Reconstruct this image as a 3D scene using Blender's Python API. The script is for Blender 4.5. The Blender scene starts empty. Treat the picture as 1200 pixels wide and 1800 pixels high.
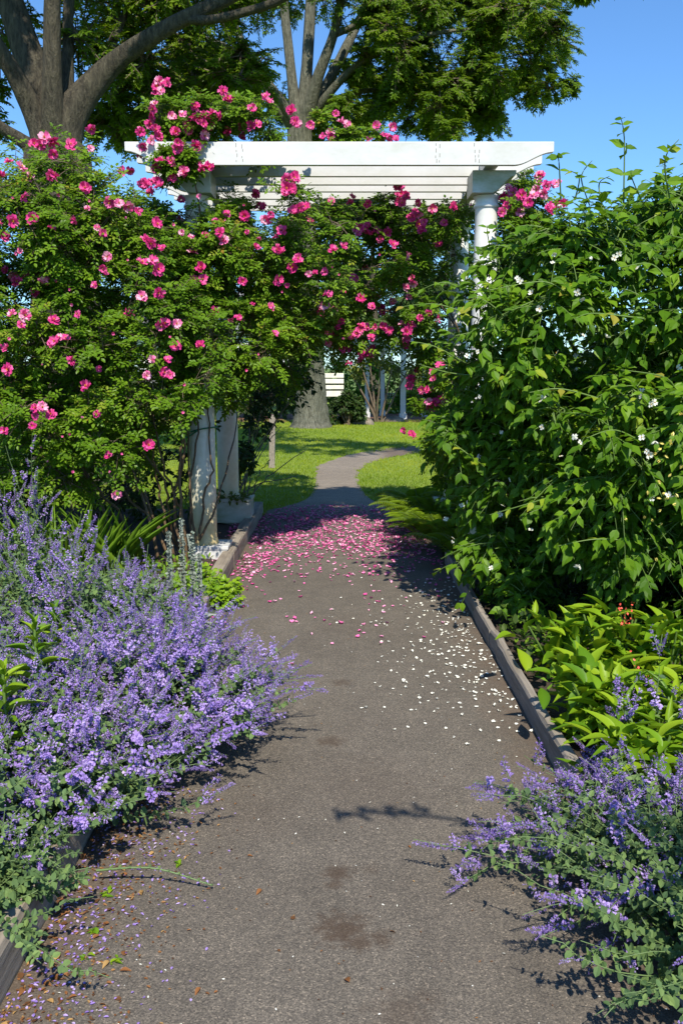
import bpy, math
import numpy as np
from mathutils import Vector, Matrix

# ------------------------------------------------------------------ camera, sky, sun, exposure
SC = bpy.context.scene
COL = SC.collection
CAM = np.array([0.0, 0.0, 1.5])
PITCH = math.radians(9.05)
FPX = 1600.0                        # focal length in photograph pixels (1200 x 1800)
cd = bpy.data.cameras.new('camera')
cam = bpy.data.objects.new('camera', cd)
COL.objects.link(cam)
cam.location = CAM
cam.rotation_euler = (math.radians(90) - PITCH, 0, 0)
cd.sensor_fit = 'VERTICAL'
cd.sensor_height = 36
cd.lens = FPX / 1800 * 36
cd.clip_start = 0.05
cd.clip_end = 2000
SC.camera = cam

SUN_EL, SUN_AZ = math.radians(48), math.radians(8)      # azimuth: degrees to the right of straight behind the camera
TO_SUN = Vector((math.sin(SUN_AZ) * math.cos(SUN_EL), -math.cos(SUN_AZ) * math.cos(SUN_EL), math.sin(SUN_EL)))
world = bpy.data.worlds.new('World')
SC.world = world
world.use_nodes = True
nt = world.node_tree
sky = nt.nodes.new('ShaderNodeTexSky')
sky.sky_type = 'NISHITA'
sky.sun_disc = False
sky.sun_elevation = SUN_EL
sky.sun_rotation = math.pi - SUN_AZ
sky.altitude = 300
sky.air_density = 1.0
sky.dust_density = 0.3
sky.ozone_density = 3.0
bg = nt.nodes['Background']
bg.inputs[1].default_value = 0.15
tint = nt.nodes.new('ShaderNodeMix')          # the clear blue of a dry summer sky
tint.data_type = 'RGBA'
tint.blend_type = 'MULTIPLY'
tint.inputs[0].default_value = 1
tint.inputs[7].default_value = (.50, .73, .93, 1)
nt.links.new(sky.outputs[0], tint.inputs[6])
nt.links.new(tint.outputs[2], bg.inputs[0])
sl = bpy.data.lights.new('sun', 'SUN')
sl.energy = 5.0
sl.angle = math.radians(0.53)
sl.color = (1.0, 0.93, 0.80)
sun = bpy.data.objects.new('sun', sl)
COL.objects.link(sun)
sun.rotation_euler = TO_SUN.to_track_quat('Z', 'Y').to_euler()
sun.location = (4, -8, 12)
SC.view_settings.view_transform = 'Standard'
SC.view_settings.look = 'None'
SC.view_settings.exposure = 0.52
SC.view_settings.gamma = 1.0
SC.render.engine = 'CYCLES'
SC.cycles.max_bounces = 6
SC.cycles.transmission_bounces = 4
SC.cycles.use_denoising = True
SC.cycles.caustics_reflective = False
SC.cycles.caustics_refractive = False

RNG = np.random.RandomState(7)


# ------------------------------------------------------------------ pixels to places
def ray(px, py):
    u = (px - 600) / FPX
    v = (900 - py) / FPX
    c, s = math.cos(PITCH), math.sin(PITCH)
    return np.array([u, c + v * s, -s + v * c])


def at(px, py, Y):
    d = ray(px, py)
    return CAM + d * (Y / d[1])


def gnd(px, py, z=0.0):
    d = ray(px, py)
    return CAM + d * ((z - CAM[2]) / d[2])


def unit(a):
    return a / np.maximum(np.linalg.norm(a, axis=-1, keepdims=True), 1e-9)


def rand_dirs(n, rng=RNG):
    return unit(rng.normal(size=(n, 3)))


def in_poly(x, y, poly):
    c = False
    n = len(poly)
    for i in range(n):
        x1, y1 = poly[i]
        x2, y2 = poly[(i + 1) % n]
        if (y1 > y) != (y2 > y) and x < (x2 - x1) * (y - y1) / (y2 - y1) + x1:
            c = not c
    return c


# ------------------------------------------------------------------ mesh builder
class MB:
    def __init__(self):
        self.V, self.L, self.T, self.M, self.R, self.S = [], [], [], [], [], []
        self.nv = 0

    def raw(self, V, loops, totals, mat=0, rnd=0.5, smooth=False):
        V = np.asarray(V, float).reshape(-1, 3)
        totals = np.asarray(totals, np.int32)
        nf = len(totals)
        self.V.append(V)
        self.L.append(np.asarray(loops, np.int64) + self.nv)
        self.T.append(totals)
        self.M.append(np.broadcast_to(np.asarray(mat, np.int32), (nf,)).copy())
        self.R.append(np.broadcast_to(np.asarray(rnd, np.float32), (nf,)).copy())
        self.S.append(np.full(nf, smooth, bool))
        self.nv += len(V)

    def polys(self, V, faces, mat=0, rnd=0.5, smooth=False):
        self.raw(V, [i for f in faces for i in f], [len(f) for f in faces], mat, rnd, smooth)

    def inst(self, tm, P, D, N, L, W=None, rnd=None, mat=None, smooth=False):
        n = len(P)
        if n == 0:
            return
        P = np.asarray(P, float)
        D = unit(np.asarray(D, float))
        S = unit(np.cross(N, D))
        N2 = np.cross(D, S)
        L = np.broadcast_to(np.asarray(L, float), (n,))
        W = L if W is None else np.broadcast_to(np.asarray(W, float), (n,))
        v = tm['v']
        X = (P[:, None] + D[:, None] * (v[None, :, 0:1] * L[:, None, None]) + S[:, None] * (v[None, :, 1:2] * W[:, None, None])
             + N2[:, None] * (v[None, :, 2:3] * L[:, None, None]))
        lp = np.array([i for f in tm['f'] for i in f])
        tt = np.array([len(f) for f in tm['f']])
        m = len(v)
        loops = (lp[None] + m * np.arange(n)[:, None]).ravel()
        if rnd is None:
            rnd = RNG.rand(n)
        r = np.repeat(np.broadcast_to(rnd, (n,)), len(tt))
        mi = np.tile(np.array(tm.get('m', [0] * len(tt))), n) if mat is None else mat
        self.raw(X.reshape(-1, 3), loops, np.tile(tt, n), mi, r, smooth)

    def tubes(self, P, rad, sides=4, mat=0, rnd=0.5, smooth=True):
        P = np.asarray(P, float)
        n, k, _ = P.shape
        if n == 0:
            return
        rad = np.broadcast_to(np.asarray(rad, float), (n, k))
        T = unit(np.gradient(P, axis=1))
        ref = np.where(np.abs(T[..., 2:3]) > .9, np.array([1., 0, 0]), np.array([0, 0, 1.]))
        A = unit(np.cross(T, ref))
        B = np.cross(T, A)
        an = np.arange(sides) * 2 * math.pi / sides
        X = P[:, :, None] + rad[:, :, None, None] * (A[:, :, None] * np.cos(an)[:, None] + B[:, :, None] * np.sin(an)[:, None])
        i, j = np.meshgrid(np.arange(k - 1), np.arange(sides), indexing='ij')
        j2 = (j + 1) % sides
        q = np.stack([i * sides + j, i * sides + j2, (i + 1) * sides + j2, (i + 1) * sides + j], -1).reshape(-1)
        loops = (q[None] + k * sides * np.arange(n)[:, None]).ravel()
        nf = (k - 1) * sides
        r = np.repeat(np.broadcast_to(rnd, (n,)), nf)
        self.raw(X.reshape(-1, 3), loops, np.full(n * nf, 4), mat, r, smooth)

    def box(self, lo, hi, mat=0, rnd=.5):
        (x0, y0, z0), (x1, y1, z1) = lo, hi
        V = [(x0, y0, z0), (x1, y0, z0), (x1, y1, z0), (x0, y1, z0), (x0, y0, z1), (x1, y0, z1), (x1, y1, z1), (x0, y1, z1)]
        self.polys(V, [(0, 3, 2, 1), (4, 5, 6, 7), (0, 1, 5, 4), (1, 2, 6, 5), (2, 3, 7, 6), (3, 0, 4, 7)], mat, rnd)

    def prism(self, prof, y0, y1, mat=0):
        n = len(prof)
        V = [(x, y0, z) for x, z in prof] + [(x, y1, z) for x, z in prof]
        F = [tuple(range(n)), tuple(range(2 * n - 1, n - 1, -1))] + [(i, i + n, (i + 1) % n + n, (i + 1) % n) for i in range(n)]
        self.polys(V, F, mat)

    def lathe(self, c, prof, seg=28, mat=0, smooth=True):
        an = np.arange(seg) * 2 * math.pi / seg
        V = np.array([(c[0] + r * math.cos(a), c[1] + r * math.sin(a), c[2] + z) for r, z in prof for a in an])
        F = [(i * seg + j, i * seg + (j + 1) % seg, (i + 1) * seg + (j + 1) % seg, (i + 1) * seg + j)
             for i in range(len(prof) - 1) for j in range(seg)]
        self.polys(V, F, mat, .5, smooth)
        self.polys(V[-seg:], [tuple(range(seg))], mat)

    def build(self, name, mats, parent=None, origin=None, bevel=None):
        if not isinstance(mats, (list, tuple)):
            mats = [mats]
        V = np.concatenate(self.V) if self.V else np.zeros((0, 3))
        loops = np.concatenate(self.L).astype(np.int32)
        T = np.concatenate(self.T)
        o0 = np.zeros(3)
        if origin is not None:
            o0 = np.array(origin, float)
        p = parent
        while p is not None:
            o0 = o0 + np.array(p.location)
            p = p.parent
        me = bpy.data.meshes.new(name)
        me.vertices.add(len(V))
        me.vertices.foreach_set('co', (V - o0).astype(np.float32).ravel())
        me.loops.add(len(loops))
        me.loops.foreach_set('vertex_index', loops)
        me.polygons.add(len(T))
        me.polygons.foreach_set('loop_start', np.concatenate([[0], np.cumsum(T)[:-1]]).astype(np.int32))
        me.polygons.foreach_set('material_index', np.concatenate(self.M).astype(np.int32))
        me.polygons.foreach_set('use_smooth', np.concatenate(self.S))
        for m in mats:
            me.materials.append(m)
        me.update(calc_edges=True)
        a = me.attributes.new('rnd', 'FLOAT', 'FACE')
        a.data.foreach_set('value', np.concatenate(self.R).astype(np.float32))
        me.validate()
        ob = bpy.data.objects.new(name, me)
        COL.objects.link(ob)
        if parent is not None:
            ob.parent = parent
        if origin is not None:
            ob.location = origin
        if bevel:
            b = ob.modifiers.new('bevel', 'BEVEL')
            b.width = bevel
            b.segments = 2
            b.limit_method = 'ANGLE'
        return ob


def tag(o, label=None, cat=None, group=None, kind=None):
    if label:
        o['label'] = label
    if cat:
        o['category'] = cat
    if group:
        o['group'] = group
    if kind:
        o['kind'] = kind
    return o


def thing(name, loc, label, cat, group=None):
    o = bpy.data.objects.new(name, None)
    o.empty_display_size = .1
    COL.objects.link(o)
    o.location = Vector([float(x) for x in loc])
    return tag(o, label, cat, group)


def child(name, mesh, parent, world_pos, rot=None, scale=1.0):
    o = bpy.data.objects.new(name, mesh)
    COL.objects.link(o)
    o.parent = parent
    base = np.zeros(3)
    p = parent
    while p is not None:
        base = base + np.array(p.location)
        p = p.parent
    o.location = Vector(np.asarray(world_pos, float) - base)
    if rot is not None:
        o.rotation_euler = rot
    o.scale = (scale, scale, scale)
    return o


# ------------------------------------------------------------------ materials
def new_mat(name):
    m = bpy.data.materials.new(name)
    m.use_nodes = True
    t = m.node_tree
    for n in list(t.nodes):
        t.nodes.remove(n)
    out = t.nodes.new('ShaderNodeOutputMaterial')
    bs = t.nodes.new('ShaderNodeBsdfPrincipled')
    t.links.new(bs.outputs[0], out.inputs[0])
    return m, t, bs, out


def ramp(t, fac, stops):
    r = t.nodes.new('ShaderNodeValToRGB')
    e = r.color_ramp.elements
    while len(e) < len(stops):
        e.new(.5)
    for el, (p, c) in zip(e, stops):
        el.position = p
        el.color = (*c, 1)
    t.links.new(fac, r.inputs[0])
    return r.outputs[0]


def noise(t, scale, detail=4, rough=.55, coord='Object', sc=(1, 1, 1)):
    tc = t.nodes.new('ShaderNodeTexCoord')
    mp = t.nodes.new('ShaderNodeMapping')
    mp.inputs['Scale'].default_value = sc
    t.links.new(tc.outputs[coord], mp.inputs[0])
    n = t.nodes.new('ShaderNodeTexNoise')
    n.inputs['Scale'].default_value = scale
    n.inputs['Detail'].default_value = detail
    n.inputs['Roughness'].default_value = rough
    t.links.new(mp.outputs[0], n.inputs['Vector'])
    return n.outputs['Fac']


def voro(t, scale, feature='F1', coord='Object', out='Distance'):
    tc = t.nodes.new('ShaderNodeTexCoord')
    n = t.nodes.new('ShaderNodeTexVoronoi')
    n.feature = feature
    n.inputs['Scale'].default_value = scale
    t.links.new(tc.outputs[coord], n.inputs['Vector'])
    return n.outputs[out]


def mixc(t, fac, a, b, mode='MIX'):
    m = t.nodes.new('ShaderNodeMix')
    m.data_type = 'RGBA'
    m.blend_type = mode
    if isinstance(fac, (int, float)):
        m.inputs[0].default_value = fac
    else:
        t.links.new(fac, m.inputs[0])
    for i, x in ((6, a), (7, b)):
        if isinstance(x, tuple):
            m.inputs[i].default_value = (*x, 1)
        else:
            t.links.new(x, m.inputs[i])
    return m.outputs[2]


def bump(t, bs, h, strength, dist):
    b = t.nodes.new('ShaderNodeBump')
    b.inputs['Strength'].default_value = strength
    b.inputs['Distance'].default_value = dist
    t.links.new(h, b.inputs['Height'])
    t.links.new(b.outputs[0], bs.inputs['Normal'])


def math_(t, op, a, b=0.0):
    m = t.nodes.new('ShaderNodeMath')
    m.operation = op
    m.use_clamp = False
    for i, x in ((0, a), (1, b)):
        if isinstance(x, (int, float)):
            m.inputs[i].default_value = x
        else:
            t.links.new(x, m.inputs[i])
    return m.outputs[0]


def leaf_mat(name, stops, trans=.3, rough=.45, tcol=None, spec=.18):
    m, t, bs, out = new_mat(name)
    at_ = t.nodes.new('ShaderNodeAttribute')
    at_.attribute_name = 'rnd'
    c = ramp(t, at_.outputs['Fac'], stops)
    nz = noise(t, 1.7, 3)
    c = mixc(t, .35, c, ramp(t, nz, [(.3, (.55, .62, .5)), (.7, (1, 1, 1))]), 'MULTIPLY')
    t.links.new(c, bs.inputs['Base Color'])
    bs.inputs['Roughness'].default_value = rough
    bs.inputs['Specular IOR Level'].default_value = spec
    tr = t.nodes.new('ShaderNodeBsdfTranslucent')
    t.links.new(mixc(t, .6, c, tcol) if tcol else c, tr.inputs[0])
    mx = t.nodes.new('ShaderNodeMixShader')
    mx.inputs[0].default_value = trans
    t.links.new(bs.outputs[0], mx.inputs[1])
    t.links.new(tr.outputs[0], mx.inputs[2])
    t.links.new(mx.outputs[0], out.inputs[0])
    return m


def plain(name, col, rough=.6, var=None, scale=8, bstr=0, bdist=.01):
    m, t, bs, out = new_mat(name)
    bs.inputs['Roughness'].default_value = rough
    if var:
        n = noise(t, scale)
        t.links.new(ramp(t, n, [(.3, col), (.7, var)]), bs.inputs['Base Color'])
        if bstr:
            bump(t, bs, n, bstr, bdist)
    else:
        bs.inputs['Base Color'].default_value = (*col, 1)
    return m


ROSE_LEAF = leaf_mat('rose leaf', [(0, (.065, .13, .008)), (.45, (.115, .225, .012)), (.82, (.18, .30, .018)), (.95, (.26, .31, .03)), (1, (.34, .15, .03))], .36, .4, (.16, .26, .01))
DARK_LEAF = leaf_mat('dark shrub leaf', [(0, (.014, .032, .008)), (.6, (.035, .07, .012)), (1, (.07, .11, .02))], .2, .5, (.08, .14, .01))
MOCK_LEAF = leaf_mat('mock orange leaf', [(0, (.045, .115, .007)), (.5, (.09, .195, .010)), (.9, (.17, .30, .015)), (.97, (.30, .36, .03)), (1, (.34, .27, .05))], .34, .46, (.17, .32, .012))
NEP_LEAF = leaf_mat('catmint leaf', [(0, (.065, .115, .05)), (.5, (.11, .185, .065)), (1, (.17, .25, .075))], .2, .65, (.16, .26, .05), .2)
LIME_LEAF = leaf_mat('lime leaf', [(0, (.09, .20, .012)), (.5, (.165, .30, .014)), (1, (.27, .39, .018))], .3, .4, (.30, .44, .01))
FERN_LEAF = leaf_mat('fern leaf', [(0, (.12, .21, .010)), (1, (.26, .36, .016))], .35, .5, (.26, .38, .01))
IRIS_LEAF = leaf_mat('iris leaf', [(0, (.13, .26, .02)), (1, (.26, .42, .035))], .4, .4, (.18, .34, .02))
OAK_LEAF = leaf_mat('oak leaf', [(0, (.055, .115, .006)), (.5, (.11, .195, .010)), (1, (.19, .28, .014))], .4, .42, (.22, .34, .008))
FAR_LEAF = leaf_mat('far leaf', [(0, (.045, .09, .025)), (1, (.10, .17, .04))], .25, .5, (.12, .2, .02))
GOLD_LEAF = leaf_mat('gold green leaf', [(0, (.10, .14, .02)), (1, (.2, .22, .03))], .3, .5, (.2, .26, .02))
SILVER_LEAF = leaf_mat('silver leaf', [(0, (.20, .24, .19)), (1, (.34, .37, .33))], .1, .8, None, .1)
GRASS = leaf_mat('grass blade', [(0, (.14, .23, .012)), (.6, (.26, .35, .016)), (1, (.36, .40, .03))], .3, .5, (.28, .38, .01))
ROSE_PET = leaf_mat('rose petal', [(0, (.62, .03, .22)), (.45, (.80, .07, .33)), (.75, (.87, .22, .48)), (1, (.90, .58, .70))], .25, .5, (.95, .05, .3), .25)
STAMEN = plain('stamen', (.75, .42, .03), .6)
MOCK_PET = leaf_mat('mock orange petal', [(0, (.78, .78, .68)), (1, (.86, .86, .80))], .25, .6, None, .2)
NEP_FLOWER = leaf_mat('catmint flower', [(0, (.26, .16, .52)), (.5, (.43, .29, .71)), (.85, (.57, .43, .80)), (1, (.74, .60, .84))], .3, .6, (.34, .2, .8), .2)
NEP_CALYX = plain('catmint calyx', (.14, .12, .20), .7)
NEP_STEM = plain('catmint stem', (.11, .17, .06), .6)
GREEN_STEM = plain('green stem', (.10, .17, .03), .5)
CANE = plain('rose cane', (.075, .045, .022), .6, (.15, .095, .05), 14, .3, .004)
TWIG = plain('twig', (.07, .05, .03), .7, (.15, .11, .07), 10)
PINK_FALL = leaf_mat('fallen pink petal', [(0, (.62, .07, .30)), (.5, (.82, .20, .48)), (1, (.90, .55, .70))], .15, .6, None, .2)
WHITE_FALL = leaf_mat('fallen white petal', [(0, (.75, .72, .62)), (1, (.86, .85, .80))], .15, .6, None, .2)
DRY = leaf_mat('dry leaf', [(0, (.08, .04, .02)), (.6, (.24, .10, .035)), (1, (.40, .24, .09))], .1, .7, None, .2)
TWINE = plain('green twine', (.01, .17, .10), .5)
RED_FL = plain('coral flower', (.75, .10, .06), .5)
YEL_FL = plain('yellow flower', (.62, .52, .12), .5)


def bark_mat(name, a, b, sc=(6, 6, 1.3)):
    m, t, bs, out = new_mat(name)
    n1 = noise(t, 3.2, 8, .7, 'Object', sc)
    n2 = noise(t, .9, 4)
    c = ramp(t, n1, [(.33, a), (.66, b)])
    c = mixc(t, .5, c, ramp(t, n2, [(.38, (.42, .46, .32)), (.62, (1.0, 1.0, 1.0))]), 'MULTIPLY')
    n3 = noise(t, 14, 6, .7, 'Object', (3, 3, .8))
    c = mixc(t, .6, c, ramp(t, n3, [(.35, (.45, .45, .45)), (.6, (1.15, 1.15, 1.1))]), 'MULTIPLY')
    t.links.new(c, bs.inputs['Base Color'])
    bs.inputs['Roughness'].default_value = .9
    bump(t, bs, math_(t, 'ADD', n1, math_(t, 'MULTIPLY', n3, .6)), 1.0, .09)
    return m


BARK = bark_mat('oak bark', (.026, .021, .014), (.17, .145, .10))
BARK_GREY = bark_mat('grey bark', (.085, .085, .06), (.27, .265, .21))


def white_paint(name, dirt=.35, tint=(.50, .52, .40), base=(.57, .57, .565), lo=.5):
    m, t, bs, out = new_mat(name)
    n = noise(t, 2.2, 6, .7, 'Object', (1, 1, 2.2))
    n2 = noise(t, 22, 4, .6)
    f = ramp(t, n, [(lo, (0, 0, 0)), (lo + .28, (1, 1, 1))])
    c = mixc(t, math_(t, 'MULTIPLY', f, dirt), base, tint)
    c = mixc(t, .12, c, ramp(t, n2, [(.3, (.7, .7, .68)), (.6, (1, 1, 1))]), 'MULTIPLY')
    t.links.new(c, bs.inputs['Base Color'])
    bs.inputs['Roughness'].default_value = .42
    bump(t, bs, n2, .12, .003)
    return m


PAINT = white_paint('white painted timber', .6, (.40, .41, .34), (.57, .57, .565), .46)


def column_paint():
    m, t, bs, out = new_mat('weathered column paint')
    tc = t.nodes.new('ShaderNodeTexCoord')
    sp = t.nodes.new('ShaderNodeSeparateXYZ')
    t.links.new(tc.outputs['Object'], sp.inputs[0])
    n = noise(t, 3, 6, .7, 'Object', (1, 1, .6))
    n2 = noise(t, 18, 5, .7)
    z = math_(t, 'ADD', sp.outputs[2], math_(t, 'MULTIPLY', math_(t, 'SUBTRACT', n, .5), .9))
    c = ramp(t, z, [(.05, (.62, .44, .16)), (.22, (.68, .56, .30)), (.55, (.70, .67, .52)), (1.0, (.80, .80, .77))])
    c = mixc(t, .25, c, ramp(t, n2, [(.35, (.6, .58, .5)), (.55, (1, 1, 1))]), 'MULTIPLY')
    t.links.new(c, bs.inputs['Base Color'])
    bs.inputs['Roughness'].default_value = .45
    return m


COLPAINT = column_paint()
MILDEW = white_paint('mildewed paint', .95, (.27, .29, .17), (.56, .56, .52), .34)
STAIN = plain('nail stain', (.20, .19, .17), .8)


def timber_mat(name, a, b):
    m, t, bs, out = new_mat(name)
    n = noise(t, 4, 8, .65, 'Object', (9, .7, 9))
    n2 = noise(t, 3, 4)
    c = ramp(t, n, [(.3, a), (.68, b)])
    c = mixc(t, .5, c, ramp(t, n2, [(.3, (.55, .52, .48)), (.65, (1, 1, 1))]), 'MULTIPLY')
    t.links.new(c, bs.inputs['Base Color'])
    bs.inputs['Roughness'].default_value = .85
    bump(t, bs, n, .5, .01)
    return m


TIMBER = timber_mat('weathered timber', (.16, .13, .10), (.36, .31, .25))
TIMBER_PALE = timber_mat('pale timber', (.17, .147, .12), (.33, .29, .245))


def asphalt():
    m, t, bs, out = new_mat('asphalt')
    big = noise(t, .9, 5, .6)
    mid = noise(t, 7, 5, .65)
    fine = noise(t, 210, 3, .7)
    vo = voro(t, 170)
    c = ramp(t, big, [(.3, (.110, .095, .076)), (.7, (.146, .128, .104))])
    c = mixc(t, .6, c, ramp(t, mid, [(.3, (.70, .68, .66)), (.7, (1.1, 1.08, 1.06))]), 'MULTIPLY')
    cc = voro(t, 260, 'F1', 'Object', 'Color')
    sp = t.nodes.new('ShaderNodeSeparateColor')
    t.links.new(cc, sp.inputs[0])
    c = mixc(t, .85, c, ramp(t, sp.outputs[0], [(0, (.42, .42, .43)), (.45, (.86, .86, .86)), (.8, (1.2, 1.18, 1.15)), (.94, (1.5, 1.47, 1.42)), (1, (2.4, 2.3, 2.2))]), 'MULTIPLY')
    c = mixc(t, .5, c, ramp(t, fine, [(.30, (.6, .6, .6)), (.62, (1.2, 1.2, 1.2))]), 'MULTIPLY')
    # brown damp stains with a shape of their own, where the path shows them
    tc = t.nodes.new('ShaderNodeTexCoord')
    tot = None
    nz = noise(t, 30, 6, .75)
    for (x, y, r, k) in [(.0, 2.25, .085, 1), (.045, 2.20, .05, .9), (.10, 2.21, .045, .8), (-.01, 2.53, .05, .9), (-.02, 2.47, .03, .8), (.09, 2.55, .03, .5), (-.045, 3.5, .06, .8), (.0, 4.2, .06, .6), (.14, 1.93, .09, .5), (.2, 1.98, .05, .4), (-.3, 2.9, .2, .22), (.1, 3.1, .3, .2), (.05, 5.2, .3, .25)]:
        d = t.nodes.new('ShaderNodeVectorMath')
        d.operation = 'DISTANCE'
        t.links.new(tc.outputs['Object'], d.inputs[0])
        d.inputs[1].default_value = (x, y, 0)
        q = math_(t, 'SUBTRACT', math_(t, 'DIVIDE', d.outputs['Value'], r), math_(t, 'MULTIPLY', math_(t, 'SUBTRACT', nz, .5), 3.2))
        mr = t.nodes.new('ShaderNodeMapRange')
        t.links.new(q, mr.inputs[0])
        mr.inputs[1].default_value = .3
        mr.inputs[2].default_value = 1.15
        mr.inputs[3].default_value = k
        mr.inputs[4].default_value = 0
        tot = mr.outputs[0] if tot is None else math_(t, 'MAXIMUM', tot, mr.outputs[0])
    c = mixc(t, tot, c, mixc(t, .75, c, (.050, .028, .014)))
    # soil and debris spilling in along both edgings
    sx = t.nodes.new('ShaderNodeSeparateXYZ')
    t.links.new(tc.outputs['Object'], sx.inputs[0])
    mr = t.nodes.new('ShaderNodeMapRange')      # past the pergola the path is paler rolled gravel
    t.links.new(math_(t, 'ADD', sx.outputs[1], math_(t, 'MULTIPLY', mid, .8)), mr.inputs[0])
    mr.inputs[1].default_value = 9.6
    mr.inputs[2].default_value = 10.6
    c = mixc(t, mr.outputs[0], c, mixc(t, 1.0, c, (1.75, 1.7, 1.65), 'MULTIPLY'))
    ed = math_(t, 'ADD', math_(t, 'ABSOLUTE', sx.outputs[0]), math_(t, 'MULTIPLY', math_(t, 'SUBTRACT', mid, .5), .55))
    mr = t.nodes.new('ShaderNodeMapRange')
    t.links.new(ed, mr.inputs[0])
    mr.inputs[1].default_value = .60
    mr.inputs[2].default_value = .86
    c = mixc(t, mr.outputs[0], c, mixc(t, .7, c, (.095, .060, .036)))
    t.links.new(c, bs.inputs['Base Color'])
    bs.inputs['Roughness'].default_value = .85
    h = math_(t, 'ADD', math_(t, 'MULTIPLY', vo, .6), fine)
    bump(t, bs, h, .5, .004)
    return m


ASPHALT = asphalt()


def soil(name, a, b):
    m, t, bs, out = new_mat(name)
    n = noise(t, 6, 8, .7)
    n2 = noise(t, 60, 4, .7)
    c = ramp(t, n, [(.3, a), (.7, b)])
    c = mixc(t, .6, c, ramp(t, n2, [(.3, (.5, .5, .5)), (.7, (1.2, 1.2, 1.2))]), 'MULTIPLY')
    t.links.new(c, bs.inputs['Base Color'])
    bs.inputs['Roughness'].default_value = .95
    bump(t, bs, n2, 1.0, .02)
    return m


SOIL = soil('bed soil', (.035, .024, .016), (.085, .058, .038))
MULCH = soil('red mulch', (.13, .06, .035), (.24, .12, .07))
LAWN = soil('lawn', (.13, .22, .016), (.26, .33, .024))
MEADOW = soil('far grass', (.08, .15, .02), (.15, .22, .03))
GRAVEL = soil('gravel path', (.17, .155, .14), (.29, .265, .24))
STONE = plain('boulder', (.10, .085, .06), .9, (.24, .20, .155), 7, .8, .05)
SIDING = plain('white siding', (.74, .75, .75), .6)
ROOF = plain('grey shingle', (.16, .16, .17), .8, (.24, .24, .25), 6)
GLASS = plain('window glass', (.03, .04, .05), .08)
CREAM = plain('cream timber', (.66, .63, .50), .6, (.76, .74, .66), 5)

# ------------------------------------------------------------------ leaf templates (along, across, up)
def tmpl(v, f, m=None):
    d = {'v': np.array(v, float), 'f': f}
    if m:
        d['m'] = m
    return d


OVATE = tmpl([(0, 0, 0), (.16, -.36, .02), (.45, -.50, .03), (.78, -.22, -.05), (1, 0, -.20), (.78, .22, -.05), (.45, .50, .03), (.16, .36, .02), (.5, 0, -.05)],
             [(0, 1, 2, 8), (8, 2, 3, 4), (0, 8, 6, 7), (8, 4, 5, 6)])
LEAFLET = tmpl([(0, 0, 0), (.35, -.5, .07), (.75, -.36, .03), (1, 0, -.1), (.75, .36, .03), (.35, .5, .07), (.5, 0, -.03)],
               [(0, 1, 2, 6), (6, 2, 3), (0, 6, 4, 5), (6, 3, 4)])
QUADLEAF = tmpl([(0, 0, 0), (.5, -.5, .08), (1, 0, -.06), (.5, .5, .08)], [(0, 1, 2), (0, 2, 3)])
# a spray of five oak leaves, for crowns far off
_v, _f = [], []
for k, (a, dx) in enumerate([(0, .35), (.9, .2), (-.9, .2), (1.7, 0), (-1.7, 0)]):
    b = len(_v)
    ca, sa = math.cos(a), math.sin(a)
    for (p, q, r) in [(0, 0, 0), (.28, -.13, .03), (.62, 0, -.10 + .03 * k), (.28, .13, .03)]:
        _v.append((dx + p * ca - q * sa, p * sa + q * ca, r))
    _f += [(b, b + 1, b + 2, b + 3)]
OAKSPRAY = tmpl(_v, _f)


def strip_leaf(n=6, droop=.25, shape='lance', fold=.06):
    v, f = [], []
    for i in range(n + 1):
        s = i / n
        if shape == 'lance':
            w = max(.0, (math.sin(math.pi * s ** .75)) * .5) if 0 < i < n else (.07 if i == 0 else 0.0)
        else:
            w = .5 * (1 - s ** 2.2) if i else .4
        z = -droop * s * s
        v += [(s, -w, z + fold * w), (s, 0, z), (s, w, z + fold * w)]
    for i in range(n):
        a, b = i * 3, i * 3 + 3
        f += [(a, b, b + 1, a + 1), (a + 1, b + 1, b + 2, a + 2)]
    return tmpl(v, f)


LANCE = strip_leaf(7, .22, 'lance', .35)
LANCE2 = strip_leaf(7, .5, 'lance', .25)
BLADE = strip_leaf(6, .35, 'blade', .2)
BLADE2 = strip_leaf(6, .08, 'blade', .2)


def lift(D, up):
    D = D.copy()
    D[:, 2] += up
    return unit(D)


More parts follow.
